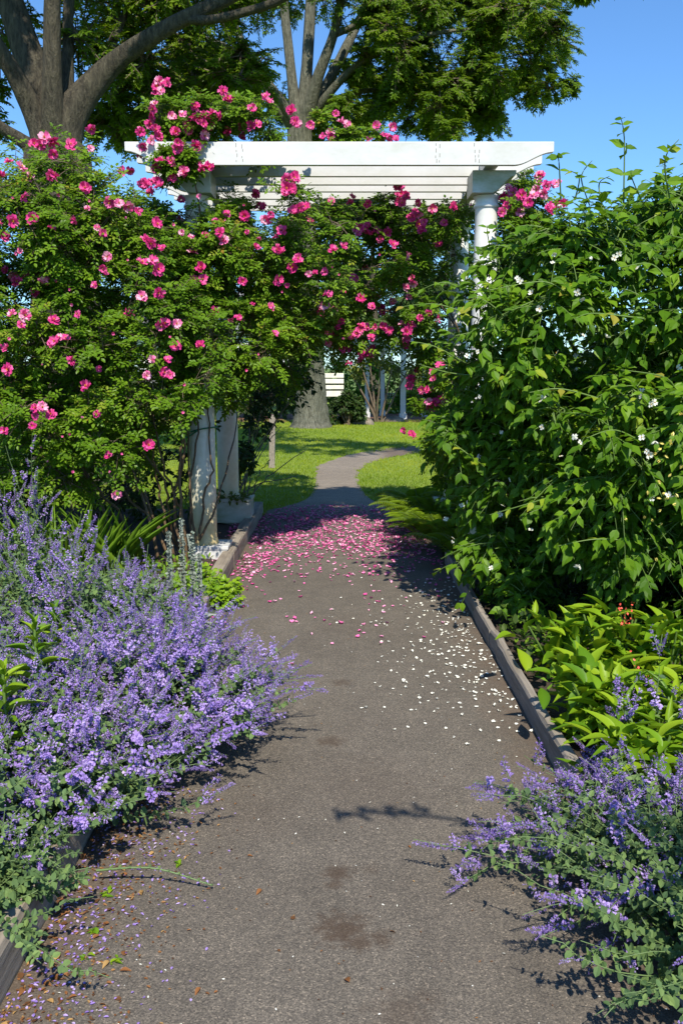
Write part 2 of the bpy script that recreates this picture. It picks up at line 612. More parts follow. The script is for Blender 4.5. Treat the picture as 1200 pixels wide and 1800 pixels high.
def sprays(mb, blobs, n_tw, n_lf, L, tm=LEAFLET, wr=.55, compound=0, droop=.25, upb=.25, s0=.3, twmat=1, tw_r=.003, rng=RNG, lit=.75, sag=.25, over=1.15, face=1.0):
    """Leafy twigs that spring from each clump's centre: leaves sit along every twig, faces turned up and outward."""
    C = np.array([b[0] for b in blobs])
    R = np.array([b[1] for b in blobs])
    nb = len(C)
    n = nb * n_tw
    c = np.repeat(C, n_tw, 0)
    r = np.repeat(R, n_tw)
    d = rand_dirs(n, rng)
    d[:, 2] += upb
    d = unit(d)
    ln = r * rng.uniform(.6, over, n)
    st = c + rand_dirs(n, rng) * (r * .25)[:, None]
    k = 5
    s = np.linspace(0, 1, k)
    P = st[:, None] + d[:, None] * (s[None, :, None] * ln[:, None, None])
    P[:, :, 2] -= droop * ln[:, None] * s[None] ** 2
    if tw_r:
        mb.tubes(P, tw_r * np.linspace(1.2, .5, k)[None], 3, twmat, .5)
    sl = np.sort(rng.uniform(s0, 1.0, (n, n_lf)), 1)
    pos = st[:, None] + d[:, None] * (sl[..., None] * ln[:, None, None])
    pos[..., 2] -= droop * ln[:, None] * sl ** 2
    tang = d[:, None] - np.array([0, 0, 1.]) * (2 * droop * sl[..., None])
    pos = pos.reshape(-1, 3)
    tang = unit(tang.reshape(-1, 3))
    N0 = rand_dirs(len(pos), rng) * .55
    N0[:, 2] += lit
    N0 += .35 * np.repeat(d, n_lf, 0) + face * np.array(TO_SUN)
    N0 = unit(N0)
    side = unit(np.cross(tang, N0)) * rng.choice([-1, 1], len(pos))[:, None]
    D = unit(side * .9 + tang * .7 + rand_dirs(len(pos), rng) * .35 - np.array([0, 0, sag]))
    rn = np.clip(np.repeat(np.repeat(rng.uniform(0, .5, nb), n_tw), n_lf) + rng.uniform(0, .5, len(pos)), 0, 1)
    if compound:
        # a compound leaf: an end leaflet and pairs along the rachis
        S = unit(np.cross(N0, D))
        Ls = L * rng.uniform(.75, 1.2, len(pos))
        for j in range(compound):
            a = .35 + j * .75
            for sg in (-1, 1):
                dd = unit(D * .55 + S * sg + N0 * .1)
                mb.inst(tm, pos + D * (a * Ls)[:, None], dd, N0 + rand_dirs(len(pos), rng) * .3, Ls * (.8 + .1 * j), Ls * wr * .85, rn)
        mb.inst(tm, pos + D * ((.35 + compound * .75 - .3) * Ls)[:, None], D, N0 + rand_dirs(len(pos), rng) * .3, Ls, Ls * wr, rn)
    else:
        Ls = L * rng.uniform(.5, 1.3, len(pos))
        mb.inst(tm, pos, D, N0, Ls, Ls * wr * rng.uniform(.85, 1.15, len(pos)), rn)
    return pos


def blobs_in(poly, n, Y0, Y1, r0, r1, rng=RNG, front=None):
    xs = [p[0] for p in poly]
    ys = [p[1] for p in poly]
    out = []
    while len(out) < n:
        x, y = rng.uniform(min(xs), max(xs)), rng.uniform(min(ys), max(ys))
        if in_poly(x, y, poly):
            out.append((at(x, y, rng.uniform(Y0, Y1)), rng.uniform(r0, r1)))
    return out


def front_hit(px, py, blobs, k=.92):
    d = unit(ray(px, py)[None])[0]
    best = None
    for c, r in blobs:
        oc = CAM - c
        b = oc @ d
        q = oc @ oc - (r * k) ** 2
        h = b * b - q
        if h > 0:
            t = -b - math.sqrt(h)
            if best is None or t < best:
                best = t
    if best is None:   # beside every clump: as deep as the nearest one
        t = min(blobs, key=lambda B: np.linalg.norm(np.cross(B[0] - CAM, d)) - B[1])
        best = (t[0] - CAM) @ d
    return CAM + d * best


def smooth(pts, n=16):
    P = np.array(pts, float)
    m = len(P)
    u = np.linspace(0, m - 1, n)
    out = []
    for x in u:
        i = min(int(x), m - 2)
        f = x - i
        p0, p1, p2, p3 = P[max(i - 1, 0)], P[i], P[i + 1], P[min(i + 2, m - 1)]
        out.append(.5 * ((2 * p1) + (-p0 + p2) * f + (2 * p0 - 5 * p1 + 4 * p2 - p3) * f * f + (-p0 + 3 * p1 - 3 * p2 + p3) * f ** 3))
    return np.array(out)


def face_rot(nrm, rng=RNG):
    q = Vector([float(x) for x in nrm]).to_track_quat('Z', 'Y')
    return (q @ Vector((0, 0, 1)).rotation_difference(Vector((0, 0, 1)))).to_matrix().to_3x3() @ Matrix.Rotation(rng.uniform(0, 6.28), 3, 'Z')


# ------------------------------------------------------------------ the setting
def sheet(name, pts, z, mat):
    m = MB()
    m.polys([(x, y, z) for x, y in pts], [tuple(range(len(pts)))])
    return tag(m.build(name, mat), kind='structure')


sheet('ground', [(-600, -100), (600, -100), (600, 900), (-600, 900)], -.012, MEADOW)
sheet('lawn', [(-30, 9.0), (30, 9.0), (30, 40), (-30, 40)], -.004, LAWN)
# asphalt garden path: wide between the edgings, narrowing on the lawn, bending right
lft = [(-.81, -1.5), (-.81, 3), (-.81, 7), (-.81, 9.3), (-.62, 9.8), (-.40, 10.4), (-.34, 11.6), (-.36, 13.0), (-.34, 14.0), (0, 15.35), (.48, 16.4), (1.05, 17.25), (2.1, 18.0), (4, 18.5), (9, 18.9)]
rgt = [(.81, -1.5), (.81, 3), (.81, 7), (.95, 8.9), (.55, 9.7), (.33, 10.4), (.24, 11.4), (.22, 12.6), (.30, 13.6), (.52, 14.6), (1.0, 15.55), (1.7, 16.5), (2.7, 17.25), (4.3, 17.85), (9, 18.3)]
pm = MB()
lr = smooth([(x, y, 0) for x, y in lft], 120)
rr = smooth([(x, y, 0) for x, y in rgt], 120)
jit = RNG.normal(0, .022, (2, 120)) * (np.linspace(0, 1, 120) > .45)
lr[:, 0] += jit[0]
rr[:, 0] += jit[1]
V = np.concatenate([lr, rr])
pm.polys(V, [(i, 120 + i, 121 + i, i + 1) for i in range(119)])
path = tag(pm.build('path', ASPHALT), kind='structure')


def bed(name, x0, x1, y0, y1, z, mat, rng):
    m = MB()
    nx, ny = 24, 60
    X, Y = np.meshgrid(np.linspace(x0, x1, nx), np.linspace(y0, y1, ny), indexing='ij')
    Z = z + rng.normal(0, .012, X.shape)
    V = np.stack([X, Y, Z], -1).reshape(-1, 3)
    F = [(i * ny + j, (i + 1) * ny + j, (i + 1) * ny + j + 1, i * ny + j + 1) for i in range(nx - 1) for j in range(ny - 1)]
    m.polys(V, F, 0, .5, True)
    return tag(m.build(name, mat), kind='structure')


bed('garden_bed_left', -4.5, -.84, -1.0, 9.25, .06, SOIL, RNG)
bed('garden_bed_right', .84, 5.0, -1.0, 8.9, .06, SOIL, RNG)
# mulched strip under the far shrubs
m = MB()
c0 = gnd(660, 738)
ang = np.linspace(0, 2 * math.pi, 40, endpoint=False)
V = [(c0[0] - .6 + 7.5 * math.cos(a) * (1 + .08 * math.sin(3 * a)), 27.5 + 2.6 * math.sin(a) * (1 + .1 * math.cos(2 * a)), 0.004) for a in ang]
m.polys(V, [tuple(range(40))])
tag(m.build('mulch_bed', MULCH), kind='structure')

# lawn grass: blades, dense near, thinning with distance
g = MB()
n = 110000
gy = 9.15 + (RNG.rand(n) ** 1.8) * 17
gx = RNG.uniform(-1, 1, n) * (1.6 + gy * .24)
Lx = np.interp(gy, lr[:, 1], lr[:, 0])
Rx = np.interp(gy, np.maximum.accumulate(rr[:, 1]), rr[:, 0])
keep = ~((gx > Lx + .05 * RNG.rand(n) ** 2) & (gx < Rx - .05 * RNG.rand(n) ** 2) & (gy < 16)) & ~((gy > 15) & (gy < 19) & (gx > .1) & (np.abs(gy - np.interp(gx, [0, .25, .75, 1.35, 2.4, 4, 9], [14.6, 15.1, 15.95, 16.85, 17.65, 18.15, 18.6])) < .45))
keep &= ~((gx > .84) & (gy < 8.9))
gx, gy = gx[keep], gy[keep]
n = len(gx)
D = rand_dirs(n) * .5
D[:, 2] = .8
g.inst(tmpl([(0, -.5, 0), (0, .5, 0), (.6, .3, .05), (1, 0, .25), (.6, -.3, .05)], [(0, 1, 2, 3, 4)]), np.stack([gx, gy, np.full(n, -.004)], 1), unit(D), rand_dirs(n), RNG.uniform(.018, .042, n) * (1 + (gy - 9) * .02), .006 * (1 + (gy - 9) * .09), np.clip(.5 + .2 * np.sin(gx * 1.7 + gy * .9) + .2 * np.sin(gx * .6 - gy * 1.3 + 1) + .12 * np.sin(gx * 4.1 + gy * 3.3) + RNG.normal(0, .16, n), 0, 1))
tag(g.build('lawn_grass', GRASS), 'short sunlit mown grass on the lawn either side of the bending path', 'grass', kind='stuff')

# ------------------------------------------------------------------ timber edging boards
def edging(x0, x1, y0, y1, h, mat, label, tilt=0.0):
    mb = MB()
    ny = 12
    ys = np.linspace(y0, y1, ny)
    prof = [(x0, -.02), (x1, -.02), (x1, h - .012), (x1 - .008, h), (x0 + .008, h), (x0, h - .012)]
    V = []
    for i, y in enumerate(ys):
        w = RNG.normal(0, .003)
        for (x, z) in prof:
            V.append((x + w + tilt * (y - y0), y, z + (RNG.normal(0, .002) if z > 0 else 0)))
    k = len(prof)
    F = [tuple(range(k)), tuple(range(ny * k - 1, ny * k - k - 1, -1))] + [(i * k + j, (i + 1) * k + j, (i + 1) * k + (j + 1) % k, i * k + (j + 1) % k) for i in range(ny - 1) for j in range(k)]
    mb.polys(V, F)
    o = mb.build('edging_board', mat, origin=((x0 + x1) / 2, y0, 0))
    tag(o, label, 'edging board', 'timber boards edging the asphalt path')


edging(-.915, -.815, 1.0, 3.9, .125, TIMBER, 'thick weathered edging board with its bare end in the lower left corner')
edging(-.91, -.812, 3.915, 6.75, .115, TIMBER, 'edging board on the left hidden behind the wide purple catmint')
edging(-.905, -.81, 6.765, 9.35, .12, TIMBER, 'dark edging board with a pink petal drift, past the white column foot')
edging(.81, .858, .9, 3.35, .112, TIMBER_PALE, 'right edging board under the nearest purple catmint spikes')
edging(.803, .848, 3.36, 4.75, .105, TIMBER_PALE, 'pale grey edging board in sun beside the lime green broad leaves')
edging(.797, .84, 4.76, 6.9, .10, TIMBER_PALE, 'shaded edging board under the mock orange beside white petals')

# ------------------------------------------------------------------ pergola
def ogee(xa, za, xb, zb, n=9):
    """cyma curve between two profile points"""
    out = []
    for i in range(n + 1):
        s = i / n
        e = s * s * (3 - 2 * s)
        out.append((xa + (xb - xa) * s, za + (zb - za) * e))
    return out


PX, PYF, PYB = 1.057, 6.92, 8.45
perg = thing('pergola', (0, 7.6, 0), 'white painted garden pergola with round columns, draped in pink climbing roses', 'pergola')
ZB, ZT = 2.885, 3.04
rafters = []
for i, y in enumerate([6.62, 7.0, 7.3, 7.6, 7.9, 8.2, 8.5]):
    jz = 0 if i == 0 else RNG.normal(0, .003)
    xl, xr = -1.50, 1.47
    prof = [(xl, ZT + jz), (xl, ZT - .058 + jz)] + ogee(xl + .012, ZT - .062 + jz, xl + .27, ZB + jz) + ogee(xr - .27, ZB + jz, xr - .012, ZT - .07 + jz) + [(xr, ZT - .066 + jz), (xr, ZT + jz)]
    mb = MB()
    mb.prism(prof[::-1], y, y + .042)
    r_ = mb.build('rafter', PAINT, perg, bevel=.003)
    rafters.append(r_)
# rusty nail marks on the front rafter
mb = MB()
for px in (421, 770, 838):
    for dx in ((-5, 5) if px == 421 else (-4, 3)):
        for k in range(4):
            if RNG.rand() < .8:
                p = at(px + dx + RNG.uniform(-1.5, 1.5), 256 + k * 9 + RNG.uniform(-2, 2), 6.6195)
                hh = RNG.uniform(.006, .014)
                mb = MB()
                mb.box((p[0] - .0022, 6.6185, p[2] - hh), (p[0] + .0022, 6.622, p[2] + hh))
                mb.build('nail_stain', STAIN, rafters[0])
for sx in (-1, 1):
    mb = MB()
    mb.box((sx * PX - .045, 6.66, ZB + .012), (sx * PX + .045, 8.54, ZB + .11))
    mb.build('side_beam', PAINT, perg)
    for y in (PYF, PYB):
        # bracket block over the column: square inside, ogee outside
        xi, xo = sx * (PX - .125), sx * (PX + .185)
        zt, zb = ZB - .002, 2.728
        prof = [(xi, zb), (xi, zt), (xo, zt), (xo, zt - .025)] + ogee(xo - sx * .01, zt - .04, xo - sx * .17, zb)
        mb = MB()
        mb.prism(prof if sx > 0 else prof[::-1], y - .15, y + .15)
        mb.build('bracket', MILDEW, perg, bevel=.004)
        px_ = sx * PX + (.02 if sx < 0 else 0)
        mb = MB()
        z0 = .155 if y == PYF else .30
        H = 2.726
        prof = [(.108, z0), (.110, z0 + .01), (.104, z0 + .03)]
        for s in np.linspace(0, 1, 12):
            prof.append((.097 - .016 * s ** 1.6 + .003 * math.sin(math.pi * s), z0 + .05 + (H - .14 - z0) * s))
        prof += [(.083, H - .085), (.092, H - .08), (.094, H - .07), (.092, H - .06), (.083, H - .055), (.083, H - .02), (.095, H - .012), (.1, H)]
        mb.lathe((sx * PX, y, 0), prof, 36)
        mb.build('column', COLPAINT, perg)
        mb = MB()
        if y == PYF:
            c = (-1.0 if sx < 0 else 1.03, y)
            mb.box((c[0] - .135, c[1] - .135, -.01), (c[0] + .135, c[1] + .135, .150))
            mb.box((c[0] - .142, c[1] - .142, .128), (c[0] + .142, c[1] + .142, .156))
        else:
            c = (sx * PX + (.03 if sx < 0 else 0), y)
            mb.box((c[0] - .19, c[1] - .15, .075), (c[0] + .19, c[1] + .15, .27))
            mb.box((c[0] - .20, c[1] - .16, .272), (c[0] + .20, c[1] + .16, .30))
            mb.box((c[0] - .1, c[1] - .1, -.01), (c[0] + .1, c[1] + .1, .08))
        mb.build('plinth', PAINT if y == PYF else MILDEW, perg, bevel=.004)

# green twine that ties the canes to the two left columns
tw = MB()
s = np.linspace(0, 1, 40)
pts = []
for q in s:
    a = -2.2 + q * 5.6
    pts.append((-PX + .115 * math.cos(a), PYF + .115 * math.sin(a), 1.02 + .09 * q + .012 * math.sin(9 * q)))
e = smooth([pts[-1], (-1.0, 7.3, 1.16), (-.98, 7.9, 1.13), (-.95, 8.3, 1.19), (-.94, 8.33, 1.27)], 20)
tw.tubes(np.array([pts + list(e[1:])]), .006, 6)
s2 = smooth([pts[4], (-1.16, 6.80, .98), (-1.2, 6.75, 1.02), (-1.13, 6.78, 1.06)], 12)
tw.tubes(np.array([s2]), .006, 6)
tag(tw.build('garden_twine', TWINE, origin=(-PX, PYF, 1.02)), 'green garden twine tied round the near left white column and trailing to the next', 'twine')

# ------------------------------------------------------------------ blossoms
def petal_grid(mb, ang, r0, length, width, cup, lift_, rnd, mat=0, nz=.0):
    nu, nv = 4, 5
    V = []
    for i in range(nu):
        u = i / (nu - 1)
        w = width * (.35 + .65 * math.sin(min(1, u * 1.05) * math.pi * .62)) * (1 if u < .95 else .8)
        for j in range(nv):
            v = (j / (nv - 1) - .5) * 2
            rr_ = r0 + length * u * (1 - .10 * (abs(v) < .3) * (u > .9))
            x, y = rr_, v * w * .5
            z = lift_ * u + cup * u * u + .12 * width * v * v + RNG.normal(0, nz)
            V.append((x * math.cos(ang) - y * math.sin(ang), x * math.sin(ang) + y * math.cos(ang), z))
    F = [(i * nv + j, (i + 1) * nv + j, (i + 1) * nv + j + 1, i * nv + j + 1) for i in range(nu - 1) for j in range(nv - 1)]
    mb.polys(V, F, mat, rnd, True)


def rose_mesh(kind):
    mb = MB()
    tone = RNG.uniform(0, .5)
    if kind == 'bud':
        for k in range(5):
            petal_grid(mb, k * 1.2566, .002, .02, .022, .02, .012, np.clip(tone + RNG.uniform(.2, .5), 0, 1))
    else:
        layers = [(6, .007, .045, .046, .004, .006), (5, .006, .036, .038, .012, .012), (4, .005, .026, .028, .015, .014)]
        for li, (cnt, r0, ln, wd, cup, lf) in enumerate(layers if kind == 'full' else layers[:2]):
            for k in range(cnt):
                petal_grid(mb, k * 2 * math.pi / cnt + li * .6 + RNG.uniform(-.15, .15), r0, ln * RNG.uniform(.7, 1.15), wd * RNG.uniform(.75, 1.15), cup + RNG.uniform(-.02, .018), lf + RNG.uniform(-.010, .014),
                           np.clip(tone + RNG.uniform(0, .6), 0, 1), 0, .003)
        n = 26
        D = rand_dirs(n)
        D[:, 2] = np.abs(D[:, 2]) + .8
        mb.inst(QUADLEAF, np.tile([[0, 0, .008]], (n, 1)), unit(D), rand_dirs(n), RNG.uniform(.012, .018, n), .005, None, 1)
    return mb.build('blossom', [ROSE_PET, STAMEN])


def template_meshes(fn, kinds):
    out = []
    for k in kinds:
        o = fn(k)
        out.append(o.data)
        bpy.data.objects.remove(o)
    return out


ROSES = template_meshes(rose_mesh, ['full', 'open', 'full', 'open', 'open', 'full', 'open', 'full', 'open', 'full'])
BUDS = template_meshes(rose_mesh, ['bud', 'bud'])


def add_roses(plant, spots, blobs, extra=0, poly=None, lim=100, out=.03, size=.66, budp=.1):
    """spots: (px, py, how many in the cluster); every blossom a part of the plant, past the limit one more part"""
    todo = []
    for (px, py, c) in spots:
        p0 = front_hit(px, py, blobs)
        for k in range(c):
            j = np.zeros(3) if c == 1 else RNG.normal(0, .022 + .008 * c, 3) * np.array([1, .7, 1])
            todo.append((p0 + j, RNG.uniform(.85, 1.15) * size))
    n0 = len(todo)
    while len(todo) < n0 + extra:
        xs, ys = [p[0] for p in poly], [p[1] for p in poly]
        px, py = RNG.uniform(min(xs), max(xs)), RNG.uniform(min(ys), max(ys))
        if in_poly(px, py, poly):
            todo.append((front_hit(px, py, blobs) + RNG.normal(0, .03, 3), RNG.uniform(.45, .85) * size))
    rest = MB()
    for i, (p, s) in enumerate(todo):
        tocam = unit((CAM - p)[None])[0]
        nrm = unit((tocam * .8 + np.array(TO_SUN) * .6 + RNG.normal(0, .6, 3))[None])[0]
        p = p + tocam * out
        me = BUDS[i % 2] if (s < .7 * size and RNG.rand() < .7) else ROSES[RNG.randint(10)]
        R = face_rot(nrm)
        if i < lim:
            o = child('blossom', me, plant, p, R.to_euler(), s * 1.08)
        else:
            nvert = len(me.vertices)
            co = np.empty(nvert * 3, np.float32)
            me.vertices.foreach_get('co', co)
            co = co.reshape(-1, 3) @ np.array(R).T * s * 1.08 + p
            rn = np.empty(len(me.polygons), np.float32)
            me.attributes['rnd'].data.foreach_get('value', rn)
            rest.raw(co, [v for f in me.polygons for v in f.vertices], [len(f.vertices) for f in me.polygons], [f.material_index for f in me.polygons], rn, True)
    if rest.V:
        tag(rest.build('blossom', [ROSE_PET, STAMEN], plant), kind='stuff')


# ------------------------------------------------------------------ climbing roses
def canes(mb, paths, r, mat=0):
    for p in paths:
        q = smooth(p, 18)
        q[1:-1] += RNG.normal(0, .008, q[1:-1].shape)
        mb.tubes(np.array([q]), np.linspace(r, r * .45, 18)[None], 7, mat)


# the bush at the left, in front of the pergola
polyA = [(-70, 330), (30, 275), (95, 262), (150, 232), (190, 250), (200, 320), (240, 365), (320, 370), (330, 430), (350, 520), (372, 600), (350, 690), (318, 745), (285, 790), (170, 860), (-70, 860)]
blA = blobs_in(polyA, 175, 5.9, 7.2, .14, .26)
blA += blobs_in([(-70, 420), (110, 420), (200, 520), (160, 720), (-70, 720)], 32, 6.7, 7.5, .18, .27)
blA += blobs_in([(180, 300), (235, 340), (320, 385), (300, 470), (190, 470)], 18, 6.9, 7.4, .11, .18)
roseA = thing('rose_bush', (-1.75, 6.5, .06), 'large rose bush at the left with bright pink blossoms, in front of the pergola corner', 'rose bush')
mb = MB()
sprays(mb, blA, 20, 6, .034, LEAFLET, .62, 2, .25, .25, .3, 1, .0025)
mb.build('foliage', [ROSE_LEAF, TWIG], roseA)
mb = MB()
base = []
for (bx, by, tx, ty, Yt) in [(318, 945, 262, 700, 6.5), (322, 948, 215, 760, 6.4), (310, 940, 180, 800, 6.6), (326, 950, 290, 640, 6.6), (300, 948, 150, 650, 6.7), (280, 945, 90, 560, 6.5), (330, 940, 300, 500, 6.4), (250, 940, 60, 700, 6.6), (220, 930, 20, 600, 6.8), (312, 950, 270, 790, 6.3)]:
    b = at(bx, by, 6.55 + RNG.uniform(-.1, .2))
    b[2] = .05
    t_ = at(tx, ty, Yt)
    mid = b * .5 + t_ * .5 + np.array([RNG.uniform(-.08, .1), RNG.uniform(-.1, .1), RNG.uniform(.05, .2)])
    base.append([b, b * .75 + t_ * .25 + np.array([RNG.uniform(-.05, .08), 0, .08]), mid, t_])
canes(mb, base, .013)
mb.build('cane', [CANE], roseA)
spA = [(160, 226, 1), (62, 252, 2), (88, 250, 2), (125, 255, 1), (92, 280, 2), (90, 308, 1), (3, 310, 1), (32, 300, 2), (218, 364, 3), (58, 384, 1), (22, 388, 1), (8, 402, 2), (275, 408, 4), (190, 453, 2),
       (250, 462, 1), (276, 476, 2), (25, 488, 3), (8, 505, 2), (62, 513, 1), (265, 538, 2), (40, 570, 2), (95, 563, 1), (125, 633, 1), (152, 679, 1), (60, 708, 2), (90, 728, 1), (262, 782, 1), (300, 585, 4), (288, 638, 2),
       (10, 612, 1), (290, 655, 1), (97, 600, 1), (228, 550, 1), (258, 660, 1), (15, 650, 1), (78, 495, 1), (180, 410, 1), (230, 300, 1), (215, 300, 1), (40, 345, 1), (150, 330, 1), (205, 870, 1)]
add_roses(roseA, spA, blA, 58, polyA)

blF = blobs_in([(-80, 640), (330, 640), (345, 760), (330, 890), (-80, 890)], 60, 7.6, 9.2, .2, .34)
darkF = thing('dark_shrub', (-2.4, 8.4, .06), 'dark shrub in the shade behind the rose canes at the left', 'shrub')
mb = MB()
sprays(mb, blF, 16, 9, .06, LEAFLET, .5, 0, .2, .2)
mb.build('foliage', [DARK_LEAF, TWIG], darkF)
mb = MB()
canes(mb, [[(-2.4 + RNG.uniform(-.4, .4), 8.4, .05), (-2.4 + RNG.uniform(-.8, .8), 8.4, .6), blF[k][0]] for k in range(10)], .010)
mb.build('stem', [TWIG], darkF)

# climber that has grown up the near left column and over the beam
polyB1 = [(272, 250), (266, 212), (285, 172), (335, 195), (400, 175), (452, 182), (480, 212), (520, 243), (470, 252), (360, 256), (345, 280), (318, 292), (295, 280)]
polyB2 = [(300, 350), (380, 348), (440, 345), (520, 330), (560, 350), (600, 370), (610, 450), (590, 520), (570, 590), (520, 600), (470, 615), (425, 660), (400, 690), (350, 650), (322, 560), (312, 450)]
polyB3 = [(330, 640), (425, 640), (410, 700), (392, 730), (372, 700), (345, 720), (322, 690)]
blB = blobs_in(polyB1, 30, 6.6, 7.3, .10, .17) + blobs_in([(285, 270), (340, 262), (338, 296), (300, 302), (284, 296)], 7, 6.45, 6.55, .07, .11) + blobs_in(polyB2, 78, 6.5, 7.7, .12, .21) + blobs_in(polyB3, 4, 6.7, 7.1, .09, .14) + blobs_in([(322, 350), (400, 350), (405, 540), (325, 540)], 13, 6.45, 6.75, .10, .15) + blobs_in([(312, 580), (338, 580), (340, 665), (312, 665)], 5, 6.3, 6.5, .08, .12)
roseB = thing('climbing_rose', (-.98, 6.75, .06), 'climbing rose with pink clusters, grown up the near left column and over the beam', 'climbing rose')
mb = MB()
sprays(mb, blB, 20, 6, .033, LEAFLET, .62, 2, .25, .25, .3, 1, .0025)
mb.build('foliage', [ROSE_LEAF, TWIG], roseB)
mb = MB()


def wob(px, py, Y):
    return at(px, py, Y)


canes(mb, [[at(345, 955, 6.72), at(335, 860, 6.75), at(345, 770, 6.76), at(352, 700, 6.78), at(360, 600, 6.8)],
           [at(338, 955, 6.70), at(333, 870, 6.72), at(330, 760, 6.8), at(318, 600, 6.7)],
           [at(350, 950, 6.74), at(378, 900, 6.76), at(395, 840, 7.0), at(408, 790, 7.4), at(415, 740, 7.9), at(414, 660, 8.2)],
           [at(352, 948, 6.76), at(362, 870, 6.78), at(372, 820, 6.79), at(366, 730, 6.81), at(372, 640, 6.8)],
           [at(352, 700, 6.8), at(360, 500, 6.8), at(350, 380, 6.7), at(340, 260, 6.58)],
           [at(395, 640, 7), at(450, 540, 7.1), at(480, 420, 7.2), at(520, 350, 7.3)], [at(405, 650, 7.1), at(420, 520, 7.1), at(440, 420, 7.1)],
           [at(425, 660, 7.3), at(500, 560, 7.3), at(560, 480, 7.4)]], .010)
mb.build('cane', [CANE], roseB)
spB = [(290, 170, 6), (262, 210, 5), (268, 235, 6), (318, 215, 4), (335, 200, 3), (318, 243, 4), (340, 250, 2), (372, 212, 5), (380, 225, 3), (395, 165, 2), (468, 168, 2), (415, 228, 3), (440, 222, 2), (443, 190, 1), (515, 213, 4),
       (275, 300, 4), (274, 325, 5), (278, 282, 3), (326, 300, 3), (345, 290, 2), (312, 265, 2), (360, 245, 2), (327, 378, 4), (384, 403, 2), (502, 325, 4), (503, 340, 2), (456, 350, 4), (517, 372, 3), (468, 390, 2), (545, 388, 1), (358, 462, 2), (354, 492, 2),
       (492, 440, 1), (514, 487, 2), (426, 495, 1), (488, 438, 1), (524, 455, 1), (570, 530, 2), (385, 588, 2), (384, 562, 2), (430, 380, 1), (495, 405, 1), (585, 440, 1), (228, 300, 1)]
add_roses(roseB, spB, blB, 40, polyB2)

# climber across the back of the pergola, mostly in its shade
polyC = [(545, 352), (640, 350), (705, 352), (800, 352), (835, 362), (830, 440), (780, 455), (735, 470), (690, 470), (672, 520), (700, 540), (790, 520), (790, 600), (752, 640), (700, 620), (640, 612), (585, 610), (545, 625), (505, 660), (470, 665), (455, 610), (560, 560), (600, 470)]
blC = blobs_in(polyC, 88, 7.4, 8.9, .14, .23) + blobs_in([(400, 420), (570, 420), (580, 590), (430, 600)], 22, 7.8, 8.8, .13, .2) + blobs_in([(735, 600), (800, 600), (800, 800), (752, 775), (738, 700)], 16, 7.2, 7.9, .10, .17) + blobs_in([(768, 740), (840, 740), (840, 940), (785, 930)], 16, 7.3, 8.0, .11, .18) + blobs_in([(560, 205), (600, 215), (690, 246), (560, 250)], 4, 7.6, 8.3, .06, .09)
roseC = thing('climbing_rose', (1.0, 8.2, .06), 'shaded climbing rose that arches under the rafters across the far side of the pergola', 'climbing rose')
mb = MB()
sprays(mb, blC, 18, 6, .036, LEAFLET, .62, 2, .3, .15, .3, 1, .003)
mb.build('foliage', [ROSE_LEAF, TWIG], roseC)
mb = MB()
canes(mb, [[(1.12, 8.25, .06), (1.05, 8.2, .8), (1.08, 8.2, 1.6), (.8, 8.2, 2.2), (.2, 8.2, 2.6), (-.5, 8.1, 2.55)], [(1.1, 8.3, .06), (1.2, 8.1, 1.0), (1.0, 8.0, 1.8), (.5, 8.0, 2.3), (0, 8, 2.3)],
           [(.9, 8.1, 1.9), (.5, 8.1, 2.0), (.1, 8.1, 1.95), (-.3, 8.1, 1.8)], [(1.0, 8.1, 2.4), (.7, 8.1, 2.25), (.4, 8.2, 1.9)]], .012)
mb.build('cane', [CANE], roseC)
spC = [(620, 355, 2), (645, 358, 1), (700, 355, 3), (720, 362, 6), (708, 350, 2), (738, 380, 3), (735, 400, 4), (675, 408, 4), (635, 398, 3), (640, 405, 2), (786, 355, 2), (780, 392, 1), (586, 212, 3), (572, 242, 2), (610, 218, 1), (665, 240, 3), (683, 240, 3), (650, 246, 1),
       (724, 490, 1), (726, 498, 1), (645, 590, 5), (640, 570, 2), (612, 622, 4), (640, 622, 3), (660, 615, 2), (560, 560, 2), (545, 588, 3), (525, 560, 2), (500, 585, 2), (588, 545, 1), (668, 545, 4), (638, 530, 2), (690, 530, 1), (735, 565, 4), (722, 570, 2), (712, 608, 3), (710, 672, 3),
       (772, 655, 3), (760, 690, 3), (755, 682, 2), (762, 717, 5), (728, 765, 3), (738, 660, 2), (775, 700, 1), (640, 470, 1), (690, 430, 1), (620, 500, 2), (580, 590, 2), (675, 580, 2), (715, 450, 1), (770, 430, 1), (720, 505, 2)]
add_roses(roseC, spC, blC, 20, polyC)

# small climber outside the right column
blD = blobs_in([(880, 345), (915, 325), (950, 335), (975, 350), (1000, 400), (960, 430), (890, 430), (872, 400)], 20, 6.75, 7.4, .09, .15) + blobs_in([(870, 420), (960, 420), (960, 520), (875, 520)], 12, 6.95, 7.6, .1, .16)
roseD = thing('climbing_rose', (1.3, 7.2, .06), 'small climbing rose with a few pink clusters outside the right column', 'climbing rose')
mb = MB()
sprays(mb, blD, 18, 6, .036, LEAFLET, .62, 2)
mb.build('foliage', [ROSE_LEAF, TWIG], roseD)
mb = MB()
canes(mb, [[(1.3, 7.2, .06), (1.35, 7.2, 1.0), (1.3, 7.2, 1.9), (1.35, 7.1, 2.5)], [(1.32, 7.2, .06), (1.25, 7.3, 1.4), (1.5, 7.0, 2.4), (1.6, 7.0, 2.55)]], .011)
mb.build('cane', [CANE], roseD)
add_roses(roseD, [(893, 352, 4), (885, 362, 3), (905, 345, 2), (940, 325, 4), (955, 340, 3), (965, 322, 2), (950, 350, 3), (895, 372, 3), (930, 350, 2), (888, 440, 1), (870, 355, 2), (985, 360, 2)], blD)

